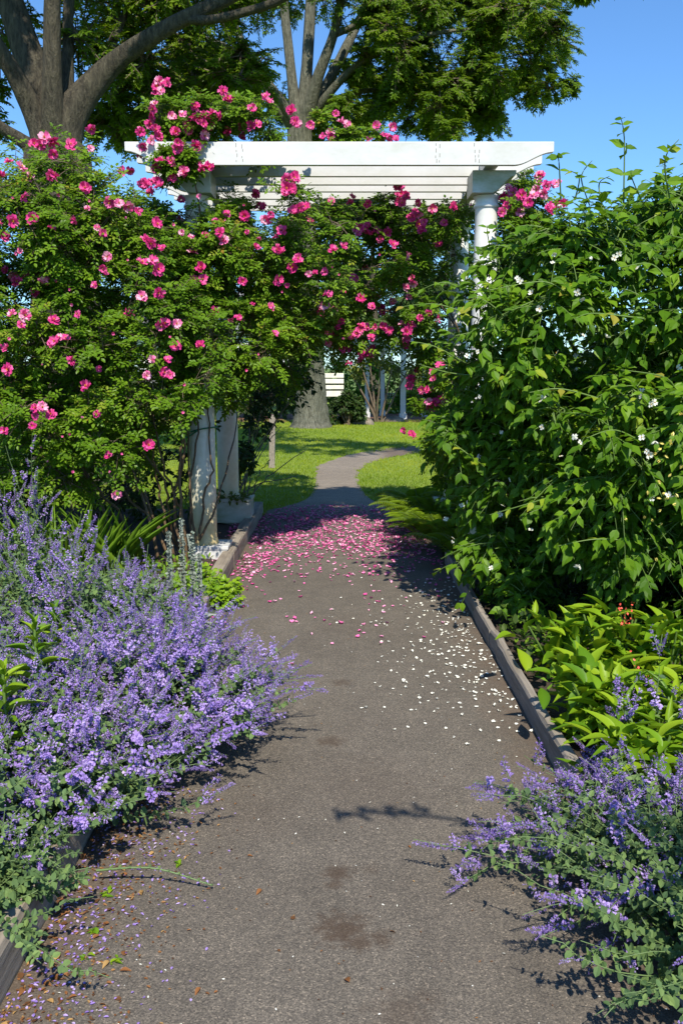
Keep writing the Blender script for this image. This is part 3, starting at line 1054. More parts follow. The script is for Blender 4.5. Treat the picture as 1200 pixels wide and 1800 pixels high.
# dark shrub behind the far left column
polyE = [(432, 560), (520, 540), (560, 590), (545, 660), (512, 690), (492, 715), (462, 730), (440, 770), (425, 700)]
blE = blobs_in(polyE, 46, 8.9, 11.5, .16, .30) + blobs_in([(428, 760), (448, 765), (446, 860), (425, 860)], 3, 8.8, 9.3, .08, .14)
darkE = thing('dark_shrub', (-1.1, 9.6, 0), 'dark leafy shrub behind the far left column, in front of the grey trunk', 'shrub')
mb = MB()
sprays(mb, blE, 18, 9, .06, LEAFLET, .5, 0, .2, .2)
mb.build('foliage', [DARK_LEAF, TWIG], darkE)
mb = MB()
st = []
for k in range(12):
    t_ = at(RNG.uniform(435, 540), RNG.uniform(600, 840), RNG.uniform(8.9, 10.5))
    b = np.array([-1.15 + RNG.uniform(-.12, .25), 9.2 + RNG.uniform(-.2, .5), 0])
    st.append([b, b * .6 + t_ * .4 + np.array([0, 0, .12]), t_])
canes(mb, st, .008)
mb.build('stem', [TWIG], darkE)


# ------------------------------------------------------------------ mock orange
def mock_orange():
    rng = np.random.RandomState(21)
    C = np.array([2.06, 5.5])
    rx, ry, H = 1.43, 1.42, 2.55
    blobs = []
    while len(blobs) < 400:
        a = rng.uniform(0, 2 * math.pi)
        w = rng.rand()
        if math.sin(a) > .35 and rng.rand() < .75:
            continue
        zz = .12 + w * (H - .22)
        s = (zz / H)
        prof = (1 - max(0, (s - .45) / .55) ** 2.4) ** .5 * (1 if s > .45 else (.76 + .24 * s / .45))
        k = prof * rng.uniform(.72, 1.0) * (1 + .07 * math.sin(5 * a + 3 * s * 4) + .05 * math.sin(9 * a - 11 * s))
        if s > .85:
            k *= rng.rand() ** .5
        blobs.append((np.array([C[0] + rx * k * math.cos(a), C[1] + ry * k * math.sin(a), zz + .06 * math.sin(4 * a)]), rng.uniform(.16, .29)))
    for k in range(130):          # the twiggy heart of the shrub
        d = rand_dirs(1, rng)[0]
        blobs.append((np.array([C[0], C[1], 1.15]) + d * np.array([1.0, .95, .95]) * rng.uniform(.2, 1) ** .5, rng.uniform(.2, .3)))
    root = thing('mock_orange_shrub', (C[0], C[1], .06), 'big rounded mock orange shrub with oval green leaves and small white blossoms', 'shrub')
    mb = MB()
    sprays(mb, blobs, 23, 6, .069, OVATE, .58, 0, .3, .2, .3, 1, .003, rng, .75, .45, 1.2, .7)
    # long wands: arching shoots with opposite leaf pairs
    wands = []
    for (px, py, Y, tx, ty, tY) in [(1095, 360, 4.9, 1090, 205, 4.85), (1035, 360, 5.1, 1040, 282, 5.05), (985, 350, 5.4, 978, 272, 5.3), (1180, 370, 4.6, 1192, 245, 4.5), (1160, 380, 4.7, 1150, 325, 4.7), (1130, 360, 4.9, 1108, 300, 4.8),
                                   (1010, 350, 5.3, 1002, 300, 5.2), (1060, 370, 4.9, 1070, 310, 4.8), (840, 560, 5.2, 700, 540, 5.3), (830, 520, 5.4, 735, 512, 5.4), (820, 640, 5.2, 722, 600, 5.2), (830, 660, 5.1, 735, 640, 5.2), (870, 470, 5.5, 855, 395, 5.5),
                                   (850, 820, 5.1, 770, 760, 5.2), (1000, 520, 4.6, 860, 510, 4.6), (1050, 700, 4.4, 930, 690, 4.4), (1000, 860, 4.4, 860, 905, 4.5), (1130, 560, 4.3, 1010, 560, 4.2), (1160, 800, 4.2, 1030, 770, 4.15), (1180, 500, 4.3, 1090, 470, 4.25),
                                   (1100, 950, 4.3, 980, 960, 4.3), (960, 420, 5.1, 890, 440, 5.1), (1190, 690, 4.2, 1090, 650, 4.15), (900, 600, 4.9, 800, 590, 4.9)]:
        a, b = at(px, py, Y), at(tx, ty, tY)
        mid = (a + b) / 2 + np.array([0, 0, .04]) + rng.normal(0, .035, 3)
        wands.append(smooth([a, mid, b], 14))
    W = np.array(wands)
    mb.tubes(W, np.linspace(.005, .0018, 14)[None], 4, 1)
    for wi, q in enumerate(W):
        T = unit(np.gradient(q, axis=0))
        L = np.linalg.norm(q[-1] - q[0])
        nn = max(4, int(L / .055))
        for k in range(nn):
            s = min(.99, .1 + .9 * (k + rng.uniform(-.35, .35)) / nn)
            i = min(int(s * 13), 12)
            p = q[i] + (q[i + 1] - q[i]) * (s * 13 - i)
            ref = rand_dirs(1, rng)[0] * .3 + (np.array([1., 0, 0]) if k % 2 else np.array([0, 1., 0])) if abs(T[i][2]) > .6 else np.array([0, 0, .15]) + unit(np.cross(T[i], [0, 0, 1.])[None])[0] + rand_dirs(1, rng)[0] * .3
            for sg in (-1, 1):
                D = unit((ref * sg * (.9 if abs(T[i][2]) > .6 else 1) + T[i] * .5 + np.array([0, 0, -.25]))[None])
                N = unit(((np.array([0, -.8, .6]) if abs(T[i][2]) > .6 else np.array([0, -.35, .9])) + rand_dirs(1, rng)[0] * .4)[None])
                ll = .085 * (1.1 - .45 * s) * rng.uniform(.8, 1.15)
                mb.inst(OVATE, p[None], D, N, ll, ll * .55, rng.uniform(.35, 1, 1))
    mb.build('foliage', [MOCK_LEAF, GREEN_STEM], root)
    mb = MB()
    pts = []
    for k in range(22):
        a = rng.uniform(0, 6.28)
        r = rng.uniform(.0, .25)
        b = np.array([C[0] + r * math.cos(a), C[1] + r * math.sin(a), .05])
        e = blobs[rng.randint(len(blobs))][0]
        pts.append([b, b * .5 + e * .5 + np.array([0, 0, .25]), e])
    canes(mb, pts, .014)
    mb.build('stem', [TWIG], root)

    def mo(kind):
        mb = MB()
        cnt = 4
        for k in range(cnt):
            petal_grid(mb, k * math.pi / 2 + RNG.uniform(-.1, .1), .002, .019, .019, .0 if kind == 'flat' else .012, .004, RNG.rand())
        n = 10
        D = rand_dirs(n)
        D[:, 2] = np.abs(D[:, 2]) + 1
        mb.inst(QUADLEAF, np.tile([[0, 0, .002]], (n, 1)), unit(D), rand_dirs(n), .009, .003, None, 1)
        return mb.build('blossom', [MOCK_PET, STAMEN])
    T = template_meshes(mo, ['flat', 'cup', 'flat'])
    spots = [(835, 825), (845, 852), (810, 885), (888, 885), (850, 690), (880, 712), (832, 730), (952, 765), (955, 640), (950, 545), (985, 620), (1018, 765), (795, 545), (830, 510), (890, 468), (965, 465), (1120, 455), (1092, 438), (1160, 500), (930, 520),
             (1150, 705), (1120, 690), (1097, 715), (1157, 780), (1180, 755), (1140, 800), (1020, 600), (1012, 640), (960, 880), (888, 890), (830, 985), (812, 870), (790, 910), (795, 940), (872, 1000), (1120, 938), (1185, 895), (840, 620), (870, 600), (815, 610), (1080, 595), (1100, 610),
             (985, 370), (1180, 425), (945, 430), (905, 500), (835, 470), (1010, 500), (1040, 440), (1075, 420), (760, 560), (775, 600), (1010, 985), (935, 940), (900, 830), (860, 905), (870, 760), (960, 700), (985, 790), (1060, 690), (1180, 640), (1150, 870)]
    for (px, py) in spots:
        if rng.rand() < .25:
            continue
        p0 = front_hit(px + rng.normal(0, 8), py + rng.normal(0, 8), blobs, 1.0)
        for k in range(1 if rng.rand() < .7 else 2):
            tocam = unit((CAM - p0)[None])[0]
            nrm = unit((tocam * .5 + np.array(TO_SUN) * .3 + rng.normal(0, .6, 3))[None])[0]
            child('blossom', T[rng.randint(3)], root, p0 + tocam * rng.uniform(-.03, .05) + rng.normal(0, .022, 3) * (k > 0), face_rot(nrm, rng).to_euler(), rng.uniform(.5, .85))
    # yellow buds among the leaves, lower right
    mb = MB()
    for k in range(4):
        mb.inst(QUADLEAF, np.array([[0, 0, 0.]]), np.array([[.3 * math.cos(k * 1.57), .3 * math.sin(k * 1.57), 1]]), np.array([[math.cos(k * 1.57), math.sin(k * 1.57), .1]]), .022, .009)
    bud = mb.build('flower_bud', [YEL_FL])
    bme = bud.data
    bpy.data.objects.remove(bud)
    for k in range(30):
        p0 = front_hit(rng.normal(1165, 22), rng.normal(850, 45), blobs, 1.05)
        child('flower_bud', bme, root, p0, face_rot(rand_dirs(1, rng)[0], rng).to_euler())
    return blobs


blM = mock_orange()

# extra leafy shoots fill the crown line at the right
# ------------------------------------------------------------------ catmint
def floret_tm():
    return tmpl([(0, 0, 0), (.55, -.16, .05), (.55, .16, .05), (.95, -.42, -.10), (.95, .42, -.10), (1.15, 0, -.28), (1.0, 0, .32), (.4, -.13, -.1), (.4, .13, -.1)],
                [(0, 1, 3, 5, 4, 2), (0, 2, 6, 1), (0, 8, 7)], [0, 0, 1])


FLORET = floret_tm()


def spike_mesh(kind):
    mb = MB()
    short = kind == 'short'
    Lz = .08 if short else .20
    bend = RNG.normal(0, .012, 2)

    def ax(z):
        q = (z / Lz) ** 2
        return np.array([bend[0] * q, bend[1] * q, z])
    mb.tubes(np.array([[ax(q * Lz) for q in (0, .33, .66, 1)]]), np.array([[.0015, .0013, .001, .0006]]), 3, 2)
    zs = []
    z = 0.004
    gap = {'loose': .040, 'dense': .026, 'short': .018}[kind]
    while z < Lz:
        zs.append(z)
        z += gap * RNG.uniform(.8, 1.2)
        gap *= .82 if gap > .011 else 1
    P, D, LL = [], [], []
    for z in zs:
        s = z / Lz
        cnt = int(RNG.uniform(7, 14) * (1.05 - .5 * s) * (.6 if short else 1))
        for k in range(cnt):
            a = RNG.uniform(0, 6.28)
            e = RNG.uniform(-.2, .8) + .35 * s
            d = np.array([math.cos(a) * math.cos(e), math.sin(a) * math.cos(e), math.sin(e)])
            P.append(ax(z) + d * .003 + np.array([0, 0, RNG.normal(0, .005)]))
            D.append(d)
            LL.append(RNG.uniform(.010, .0170) * (1.05 - .4 * s))
    P, D, LL = np.array(P), np.array(D), np.array(LL)
    up = np.tile([[0, 0, 1.]], (len(P), 1)) + rand_dirs(len(P)) * .4
    tone = RNG.uniform(0, .45)
    mb.inst(FLORET, P, D, up, LL, LL * .95, np.clip(tone + RNG.rand(len(P)) * .55, 0, 1))
    return mb.build('flower_spike', [NEP_FLOWER, NEP_CALYX, NEP_STEM])


SPIKES = template_meshes(spike_mesh, ['loose', 'dense', 'loose', 'loose', 'loose', 'dense', 'short', 'short', 'short', 'short'])
SPIKE_DATA = []
for me in SPIKES:
    co = np.empty(len(me.vertices) * 3, np.float32)
    me.vertices.foreach_get('co', co)
    lt = np.array([len(f.vertices) for f in me.polygons])
    lv = np.array([v for f in me.polygons for v in f.vertices])
    rn = np.empty(len(me.polygons), np.float32)
    me.attributes['rnd'].data.foreach_get('value', rn)
    mi = np.array([f.material_index for f in me.polygons])
    SPIKE_DATA.append((co.reshape(-1, 3), lv, lt, mi, rn))


def catmint(cx, cy, R, H, n, label, seed, flower=1.0, over=1.0, up=.0, leaf=1.0, squash=1.0, dirs=None, lying=0, leafscale=1.0, side=(2, 5)):
    rng = np.random.RandomState(seed)
    root = thing('catmint_plant', (cx, cy, .06), label, 'catmint', 'catmint plants along the path')
    a = rng.uniform(0, 6.283, n) if dirs is None else rng.normal(dirs[0], dirs[1], n)
    f = np.sqrt(rng.rand(n))
    o = np.stack([np.cos(a), np.sin(a) * squash, np.zeros(n)], 1)
    b = np.array([cx, cy, .055]) + o * (f * R * .35)[:, None]
    reach = f * R * rng.uniform(.6, 1.05, n) * over
    hh = H * (1 - .62 * f ** 2.0) * rng.uniform(.75, 1.12, n) + up
    low = rng.rand(n) < lying
    hh = np.where(low, hh * .35, hh)
    tip = b + o * reach[:, None] + np.array([0, 0, 1.]) * hh[:, None] + rng.normal(0, .07, (n, 3)) * [1, 1, .6]
    tip[:, 2] = np.maximum(tip[:, 2], .05)
    ct = b + o * (reach * rng.uniform(.35, .8, n))[:, None] + np.array([0, 0, 1.]) * (hh * rng.uniform(.35, .75, n) + .05)[:, None] + rng.normal(0, .04, (n, 3))
    k = 9
    s = np.linspace(0, 1, k)[None, :, None]
    P = (1 - s) ** 2 * b[:, None] + 2 * s * (1 - s) * ct[:, None] + s ** 2 * tip[:, None]
    P += rng.normal(0, .004, P.shape)
    sw = np.sin(s * rng.uniform(2.5, 5, n)[:, None, None] + rng.uniform(0, 6.28, n)[:, None, None]) * s * (1.3 - s)
    P += sw * (rng.normal(0, .045, (n, 3)) * [1, 1, .7])[:, None]
    P[:, :, 2] = np.maximum(P[:, :, 2], .02)
    mb = MB()
    mb.tubes(P, (.0018 * np.linspace(1.3, .6, k))[None], 4, 1)
    nl = int(15 * leaf)
    has = rng.rand(n) < flower
    for j in range(nl):
        sj = np.clip((.06 + .86 * (j + rng.rand(n)) / nl) * np.where(has, .88, 1.0), 0, .98)
        x = sj * (k - 1)
        i = np.minimum(x.astype(int), k - 2)
        fr = (x - i)[:, None]
        q = P[np.arange(n), i] * (1 - fr) + P[np.arange(n), i + 1] * fr
        T = unit(P[np.arange(n), i + 1] - P[np.arange(n), i])
        rot = rng.uniform(0, 6.283, n)
        A = unit(np.cross(T, np.array([.3, .5, .8]) + rand_dirs(n, rng) * .2))
        B = np.cross(T, A)
        sd = A * np.cos(rot)[:, None] + B * np.sin(rot)[:, None]
        LL = .034 * leafscale * (1.1 - .55 * sj) * rng.uniform(.7, 1.2, n)
        for sg in (-1, 1):
            D = unit(sd * sg + T * .35 + rand_dirs(n, rng) * .45 + np.array([0, 0, -.12]))
            N = unit(np.array([0, 0, .6]) + np.array(TO_SUN) * .4 + rand_dirs(n, rng) * .65 + T * .3)
            mb.inst(LEAFLET, q, D, N, LL, LL * .68, rng.rand(n))
    mb.build('foliage', [NEP_LEAF, NEP_STEM], root)
    idx = np.where(has)[0]
    # nearest to the viewer first
    idx = idx[np.argsort(np.linalg.norm(P[idx, -1] - CAM, axis=1))]
    rest = MB()

    def put(p, d, sc_, t, obj):
        Rm = Vector(d).to_track_quat('Z', 'Y').to_matrix() @ Matrix.Rotation(rng.uniform(0, 6.28), 3, 'Z')
        if obj:
            child('flower_spike', SPIKES[t], root, p, Rm.to_euler(), sc_)
        else:
            co, lv, lt, mi, rn = SPIKE_DATA[t]
            rest.raw(co @ np.array(Rm).T * sc_ + p, lv, lt, mi, rn)
    for c, q in enumerate(idx):
        a_ = P[q, 6] * rng.uniform(.2, 1) + P[q, 7] * 0
        f_ = rng.uniform(0, 1)
        a_ = P[q, 6] * (1 - f_) + P[q, 7] * f_
        d = P[q, -1] - a_
        ln = np.linalg.norm(d)
        put(a_, unit((d / ln + rng.normal(0, .12, 3))[None])[0], np.clip(ln * 1.1 / .2, .35, .95) * rng.uniform(.85, 1.15), rng.randint(6), c < 100)
        for k in range(rng.randint(*side)):
            i = rng.randint(4, 8)
            d2 = unit((unit((P[q, i] - P[q, i - 1])[None])[0] * .6 + rand_dirs(1, rng)[0] * .7 + np.array([0, 0, .35]))[None])[0]
            put(P[q, i] + d2 * rng.uniform(0, .03), d2, rng.uniform(.5, 1.05), 6 + rng.randint(4), False)
    if rest.V:
        tag(rest.build('flower_spike', [NEP_FLOWER, NEP_CALYX, NEP_STEM], root), kind='stuff')
    return root


catmint(-.78, 3.42, .52, .50, 400, 'widest catmint, its dense purple spikes sprawling far over the asphalt from the left', 1, .95, 1.0, 0, 1, 1, None, 0, 1, (2, 4))
catmint(-.98, 2.80, .46, .44, 300, 'purple catmint spilling over the edging just nearer than the widest clump', 2, .85, 1.0, 0, 1, 1, None, 0, 1, (1, 4))
catmint(-1.22, 3.10, .5, .52, 260, 'catmint among pale yellow lily shoots at the left frame edge', 3, .52, 1, 0, 1.25, 1, None, 0, 1.15, (0, 3))
catmint(-1.10, 4.05, .5, .62, 240, 'upright catmint behind the widest purple clump, in front of the silver spikes', 4, .58, .8, 0, 1.25, 1, None, 0, 1.15, (0, 3))
catmint(-1.62, 4.55, .55, .66, 130, 'tall loose catmint in front of the strappy iris leaves', 5, .58, .75, 0, 1.25, 1, None, 0, 1.15, (0, 3))
catmint(-1.1, 4.6, .32, .42, 100, 'small catmint beside the silver lamb ear spikes near the white plinth', 6, .65, .9, 0, 1.2, 1, None, 0, 1, (1, 3))
catmint(-1.75, 3.75, .5, .66, 150, 'catmint with grey green stems at the left edge halfway up the bed', 7, .52, .8, 0, 1.25, 1, None, 0, 1.15, (0, 3))
catmint(-1.25, 2.45, .40, .42, 230, 'mostly green catmint with sparse flowers in the lower left', 8, .5, 1.0, 0, 1.2, 1, None, 0, 1.05, (0, 2))
catmint(-1.0, 2.22, .27, .26, 130, 'leafy flowerless catmint hanging over the thick board in the lower left corner', 9, .03, 1.0, 0, 1.5, 1, None, 0, .85)
catmint(-1.95, 5.6, .35, .95, 34, 'tallest catmint with a few lavender spikes standing above the iris leaves', 10, .95, .45)
catmint(1.0, 2.45, .55, .21, 200, 'purple catmint reaching over the asphalt from the right bed', 11, .85, 1.05, 0, 1.0, .9)
catmint(1.02, 2.08, .46, .36, 230, 'grey green catmint in the lower right corner with low flower stems', 12, .16, 1.0, 0, 1.4, 1, None, .08, .9, (0, 2))
catmint(1.38, 2.15, .42, .20, 140, 'catmint at the right edge below the lime green leaves', 13, .35, 1.0, 0, 1.3, 1, None, 0, .9, (0, 3))
catmint(1.2, 3.1, .30, .46, 14, 'sparse catmint spikes rising through the lime green broad leaves', 14, .95, .7, 0, .5)

# ------------------------------------------------------------------ other bed plants
def leaf_clump(name, c, n, L0, L1, wr, tm, mat, label, cat, seed, tilt=(.35, 1.0), group=None, spread=.08, stem=0.0, smooth_=True):
    rng = np.random.RandomState(seed)
    mb = MB()
    a = rng.uniform(0, 6.283, n)
    el = rng.uniform(tilt[0], tilt[1], n)
    D = np.stack([np.cos(a) * np.cos(el), np.sin(a) * np.cos(el), np.sin(el)], 1)
    N = np.stack([-np.cos(a) * np.sin(el), -np.sin(a) * np.sin(el), np.cos(el)], 1) + rand_dirs(n, rng) * .2
    L = rng.uniform(L0, L1, n)
    P = np.array(c) + np.stack([rng.normal(0, spread, n), rng.normal(0, spread, n), rng.uniform(0, stem, n)], 1)
    if stem:
        k = max(5, n // 20)
        tops = P[:k].copy()
        tops[:, 2] = c[2] + stem
        bs = tops * .15 + np.array(c) * .85
        bs[:, 2] = c[2] - .02
        mb.tubes(np.stack([bs, (bs + tops) / 2, tops], 1), .005, 5, 1)
    mb.inst(tm, P, D, N, L, L * wr * rng.uniform(.8, 1.2, n), rng.rand(n), None, smooth_)
    o = mb.build(name, [mat, GREEN_STEM], origin=c)
    return tag(o, label, cat, group)


places = [(925, 1240, .18, 'lowest, its leaves lapping over the pale edging board'), (985, 1150, .2, 'furthest left of them, right under the mock orange'), (1070, 1165, .26, 'tallest, in front of the dark hollow under the mock orange'),
          (1165, 1170, .24, 'far right one, beside the coral flowers'), (960, 1260, .15, 'one beside the board end, with long horizontal leaves'), (1060, 1265, .2, 'middle one with purple spikes growing through'), (1020, 1345, .15, 'nearest one, just above the right catmint'), (1160, 1290, .15, 'narrow leaved one at the right frame edge')]
for i, (px, py, st_, txt) in enumerate(places):
    p = gnd(px, py, .2)
    leaf_clump('broadleaf_plant', (max(p[0] + .05, 1.04), p[1] + .1, .06), 105, .08, .15, .40 if i < 7 else .2, LANCE if i % 2 else LANCE2, LIME_LEAF, 'lime green broad leaved plant, ' + txt, 'leafy plant', 50 + i, (.2, 1.25), 'lime green plants in the right bed', .09, st_ + .06)
# coral bells
rng = np.random.RandomState(5)
for (px, py, Y, lb) in [(1100, 1095, 4.0, 'small coral red flowers on thin stems above the lime green leaves'), (1120, 1190, 3.7, 'few dull red flowers low between the lime green leaves')]:
    mb = MB()
    c = at(px, py, Y)
    n = 14
    T = c + rng.normal(0, .035, (n, 3))
    B = np.tile(np.array([[c[0] + .03, c[1], .06]]), (n, 1)) + rng.normal(0, .01, (n, 3))
    mb.tubes(np.stack([B, (B + T) / 2 + rng.normal(0, .01, (n, 3)), T], 1), .0015, 4, 1)
    P = np.repeat(T, 5, 0) + rng.normal(0, .008, (n * 5, 3))
    mb.inst(LEAFLET, P, rand_dirs(n * 5, rng), rand_dirs(n * 5, rng), .013, .010)
    tag(mb.build('coral_bells', [RED_FL, GREEN_STEM], origin=(c[0], c[1], .06)), lb, 'flower')

# low dark ground cover below the mock orange
mb = MB()
n = 2600
gx = RNG.uniform(.86, 2.4, n)
gy = RNG.uniform(4.0, 6.6, n)
D = rand_dirs(n) * .7
D[:, 2] = np.abs(D[:, 2]) * .6 + .2
mb.inst(LEAFLET, np.stack([gx, gy, RNG.uniform(.06, .2, n)], 1), unit(D), rand_dirs(n) * .4 + np.array([0, 0, 1.]), RNG.uniform(.03, .06, n), .03)
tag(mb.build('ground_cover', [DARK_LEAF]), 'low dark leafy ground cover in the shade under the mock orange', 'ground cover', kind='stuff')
# the same weeds under the catmint on both sides
mb = MB()
n = 5200
gx = np.where(RNG.rand(n) < .7, RNG.uniform(-2.6, -.93, n), RNG.uniform(.9, 2.0, n))
gy = RNG.uniform(1.5, 6.6, n)
D = rand_dirs(n) * .7
D[:, 2] = np.abs(D[:, 2]) * .6 + .25
mb.inst(LEAFLET, np.stack([gx, gy, RNG.uniform(.06, .16, n)], 1), unit(D), rand_dirs(n) * .4 + np.array([0, 0, 1.]), RNG.uniform(.03, .07, n), .022)
tag(mb.build('bed_weeds', [IRIS_LEAF]), 'low green weeds filling the soil between the catmint plants', 'weeds', kind='stuff')

# strappy iris leaves
for (px, py, Y, n, lb) in [(60, 1010, 5.9, 60, 'iris leaves at the far left edge, below the dark rose bush'), (140, 1015, 6.0, 60, 'fuller clump of upright iris leaves between the rose bush and catmint'), (205, 1005, 6.1, 34, 'small clump of iris leaves leaning right, beside the rose canes')]:
    c = at(px, py, Y)
    leaf_clump('iris_plant', (c[0], c[1], .06), n, .36, .62, .045, BLADE if n % 4 else BLADE2, IRIS_LEAF, lb, 'iris', 60 + px, (.95, 1.5), 'iris clumps', .10)
# low yellow-orange flowers behind the iris, at the foot of the rose bush
# bright green mound by the plinth
mb = MB()
c = gnd(372, 1040, .1)
bl = [(np.array([c[0] + dx, c[1] + dy, (.08 + dz * .6)]), .105) for dx, dy, dz in [(0, 0, .05), (.1, .05, .03), (-.1, .05, .08), (.05, -.1, .0), (-.06, -.08, .03), (-.02, .15, .1), (.12, -.05, -.02), (-.16, -.02, .06), (-.14, .14, .1)]]
sprays(mb, bl, 26, 6, .036, LEAFLET, .7, 0, .15, .4, .3)
tag(mb.build('feverfew_plant', [LIME_LEAF, GREEN_STEM], origin=(c[0], c[1], .06)), 'bright green low leafy mound at the foot of the near left plinth', 'leafy plant')
# moss and weeds on the far left plinth
mb = MB()
bl = [(np.array([-1.05 + dx, 8.45 - .17 + dy, .31]), .05) for dx, dy in [(-.12, 0), (-.05, .02), (.05, .0), (.12, .03), (.16, .1)]]
sprays(mb, bl, 16, 4, .03, LEAFLET, .6, 0, .15, .5, .3)
tag(mb.build('plinth_weeds', [GOLD_LEAF, GREEN_STEM], origin=(-1.0, 8.3, .3)), 'yellowish weeds growing on top of the far left plinth', 'weeds')


# silver lamb's ear
def lambs_ear(px, py, Y, hh, seed, label):
    rng = np.random.RandomState(seed)
    c = at(px, py, Y)
    c[2] = .06
    root = thing('lambs_ear', c, label, 'lambs ear', 'lambs ear spikes')
    mb = MB()
    n = 12
    a = rng.uniform(0, 6.28, n)
    el = rng.uniform(.1, 1.0, n)
    D = np.stack([np.cos(a) * np.cos(el), np.sin(a) * np.cos(el), np.sin(el)], 1)
    mb.inst(LANCE2, np.tile(c, (n, 1)) + rng.normal(0, .02, (n, 3)) * [1, 1, 0], D, rand_dirs(n, rng) * .3 + np.array([0, 0, 1.]), rng.uniform(.10, .17, n), .045)
    mb.tubes(np.array([smooth([c, c + [.01, 0, hh * .5], c + [rng.uniform(-.03, .03), 0, hh]], 8)]), .006, 6)
    mb.build('leaves', [SILVER_LEAF], root)
    mb = MB()
    for z in np.linspace(hh * .35, hh, 22):
        n = 14
        P = np.tile(c + [0, 0, z], (n, 1)) + rng.normal(0, .005, (n, 3))
        D = rand_dirs(n, rng)
        D[:, 2] = D[:, 2] * .4 + .3
        mb.inst(LEAFLET, P, unit(D), rand_dirs(n, rng), .021 * (1.25 - z / hh * .6), .014)
    mb.build('flower_spike', [SILVER_LEAF], root)


lambs_ear(322, 1040, 5.15, 0.57, 1, 'tallest silver woolly spike left of the white plinth')
lambs_ear(300, 1050, 5.1, 0.51, 2, 'silver woolly spike just left of the tallest one')
lambs_ear(340, 1050, 5.1, 0.50, 3, 'silver woolly spike nearest the bright green mound')
lambs_ear(352, 1070, 5.0, 0.40, 4, 'shortest silver woolly spike, in front of the bright green mound')

# lily shoots
def lily(px, py, Y, hh, seed, label):
    rng = np.random.RandomState(seed)
    c = at(px, py, Y)
    c[2] = .06
    mb = MB()
    n = 34
    z = np.linspace(.25, 1, n) * hh
    a = np.arange(n) * 2.4
    el = np.interp(z / hh, [0, .8, 1], [.1, .4, 1.2])
    D = np.stack([np.cos(a) * np.cos(el), np.sin(a) * np.cos(el), np.sin(el)], 1)
    mb.tubes(np.array([[c, c + [0, 0, hh * .5], c + [0, 0, hh]]]), .005, 6, 1)
    mb.inst(LANCE, c + np.stack([z * 0, z * 0, z], 1), D, rand_dirs(n, rng) * .2 + np.array([0, 0, 1.]), rng.uniform(.08, .13, n) * np.interp(z / hh, [0, .8, 1], [1, 1, .5]), .022, rng.rand(n), None, True)
    tag(mb.build('lily_plant', [LIME_LEAF, GREEN_STEM], origin=c), label, 'lily')


lily(72, 1300, 3.05, .56, 1, 'yellow green lily shoot with whorled leaves rising from the left catmint')
lily(20, 1420, 2.75, .5, 2, 'yellow green lily shoot cut by the left frame edge')
lily(105, 1240, 3.5, .48, 4, 'slender lily shoot furthest back in the left catmint')

# ferns
def fern(cx, cy, n, L, label, seed):
    rng = np.random.RandomState(seed)
    mb = MB()
    for k in range(n):
        a = rng.uniform(0, 6.283)
        ln = L * rng.uniform(.7, 1.15)
        o = np.array([math.cos(a), math.sin(a), 0])
        b = np.array([cx, cy, .05]) + rng.normal(0, .05, 3) * [1, 1, 0]
        s = np.linspace(0, 1, 26)
        P = b + o * (s * ln * .75)[:, None] + np.array([0, 0, 1.]) * (ln * (.95 * s - .62 * s ** 2.2))[:, None]
        mb.tubes(P[None], .0025 * np.linspace(1.3, .4, 26)[None], 4, 1)
        T = unit(np.gradient(P, axis=0))
        S = unit(np.cross(T, np.array([0, 0, 1.])))
        w = ln * .2 * np.sin(np.pi * np.clip(s * .88 + .12, 0, 1)) ** .8
        for sg in (-1, 1):
            D = unit(S * sg + T * .35 - np.array([0, 0, .12]))
            mb.inst(QUADLEAF, P[3:], D[3:], np.tile([[0, 0, 1.]], (23, 1)) + rand_dirs(23, rng) * .2, w[3:], ln * .026, rng.uniform(0, 1) * .5 + rng.rand(23) * .5)
    o = mb.build('fern', [FERN_LEAF, GREEN_STEM], origin=(cx, cy, .05))
    tag(o, label, 'fern', 'ferns beside the path')


fern(.80, 7.4, 36, .60, 'nearest yellow green fern, leaning from under the mock orange over the petals', 1)
fern(.76, 8.1, 36, .60, 'fern in the middle of the row, overhanging the pink petals', 2)
fern(.76, 8.8, 32, .58, 'furthest fern, at the edge of the lawn', 3)
fern(1.25, 8.4, 26, .66, 'fern half hidden behind the mock orange', 4)
fern(.92, 6.7, 24, .5, 'darker fern low at the edging, shaded by the mock orange', 5)

# ------------------------------------------------------------------ trees
def limb(mb, pts, n=26, sides=14, rough=.05, mat=0, seed=0):
    """pts: (x, y, z, radius)"""
    rng = np.random.RandomState(seed)
    P = smooth(pts, n)
    T = unit(np.gradient(P[:, :3], axis=0))
    ref = np.array([0, 1., .2])
    A = unit(np.cross(T, ref))
    B = np.cross(T, A)
    an = np.arange(sides) * 2 * math.pi / sides
    ph = rng.uniform(0, 6.28, 3)
    V = []
    for i in range(n):
        r = np.maximum(P[i, 3], .008) * (1 + rough * np.sin(3 * an + ph[0] + i * .15) + rough * .7 * np.sin(5 * an + ph[1] - i * .22) + rng.normal(0, rough * .3, sides))
        V.append(P[i, :3] + r[:, None] * (np.cos(an)[:, None] * A[i] + np.sin(an)[:, None] * B[i]))
    V = np.concatenate(V)
    F = [(i * sides + j, i * sides + (j + 1) % sides, (i + 1) * sides + (j + 1) % sides, (i + 1) * sides + j) for i in range(n - 1) for j in range(sides)]
    mb.polys(V, F, mat, .5, True)
    mb.polys(V[-sides:], [tuple(range(sides))], mat)


def pxl(lst, Y):
    """pixel limb points (px, py, radius px[, depth]) at depth Y"""
    out = []
    for q in lst:
        y = q[3] if len(q) > 3 else Y
        p = at(q[0], q[1], y)
        out.append((*p, q[2] / FPX * y / 1.03))
    return out


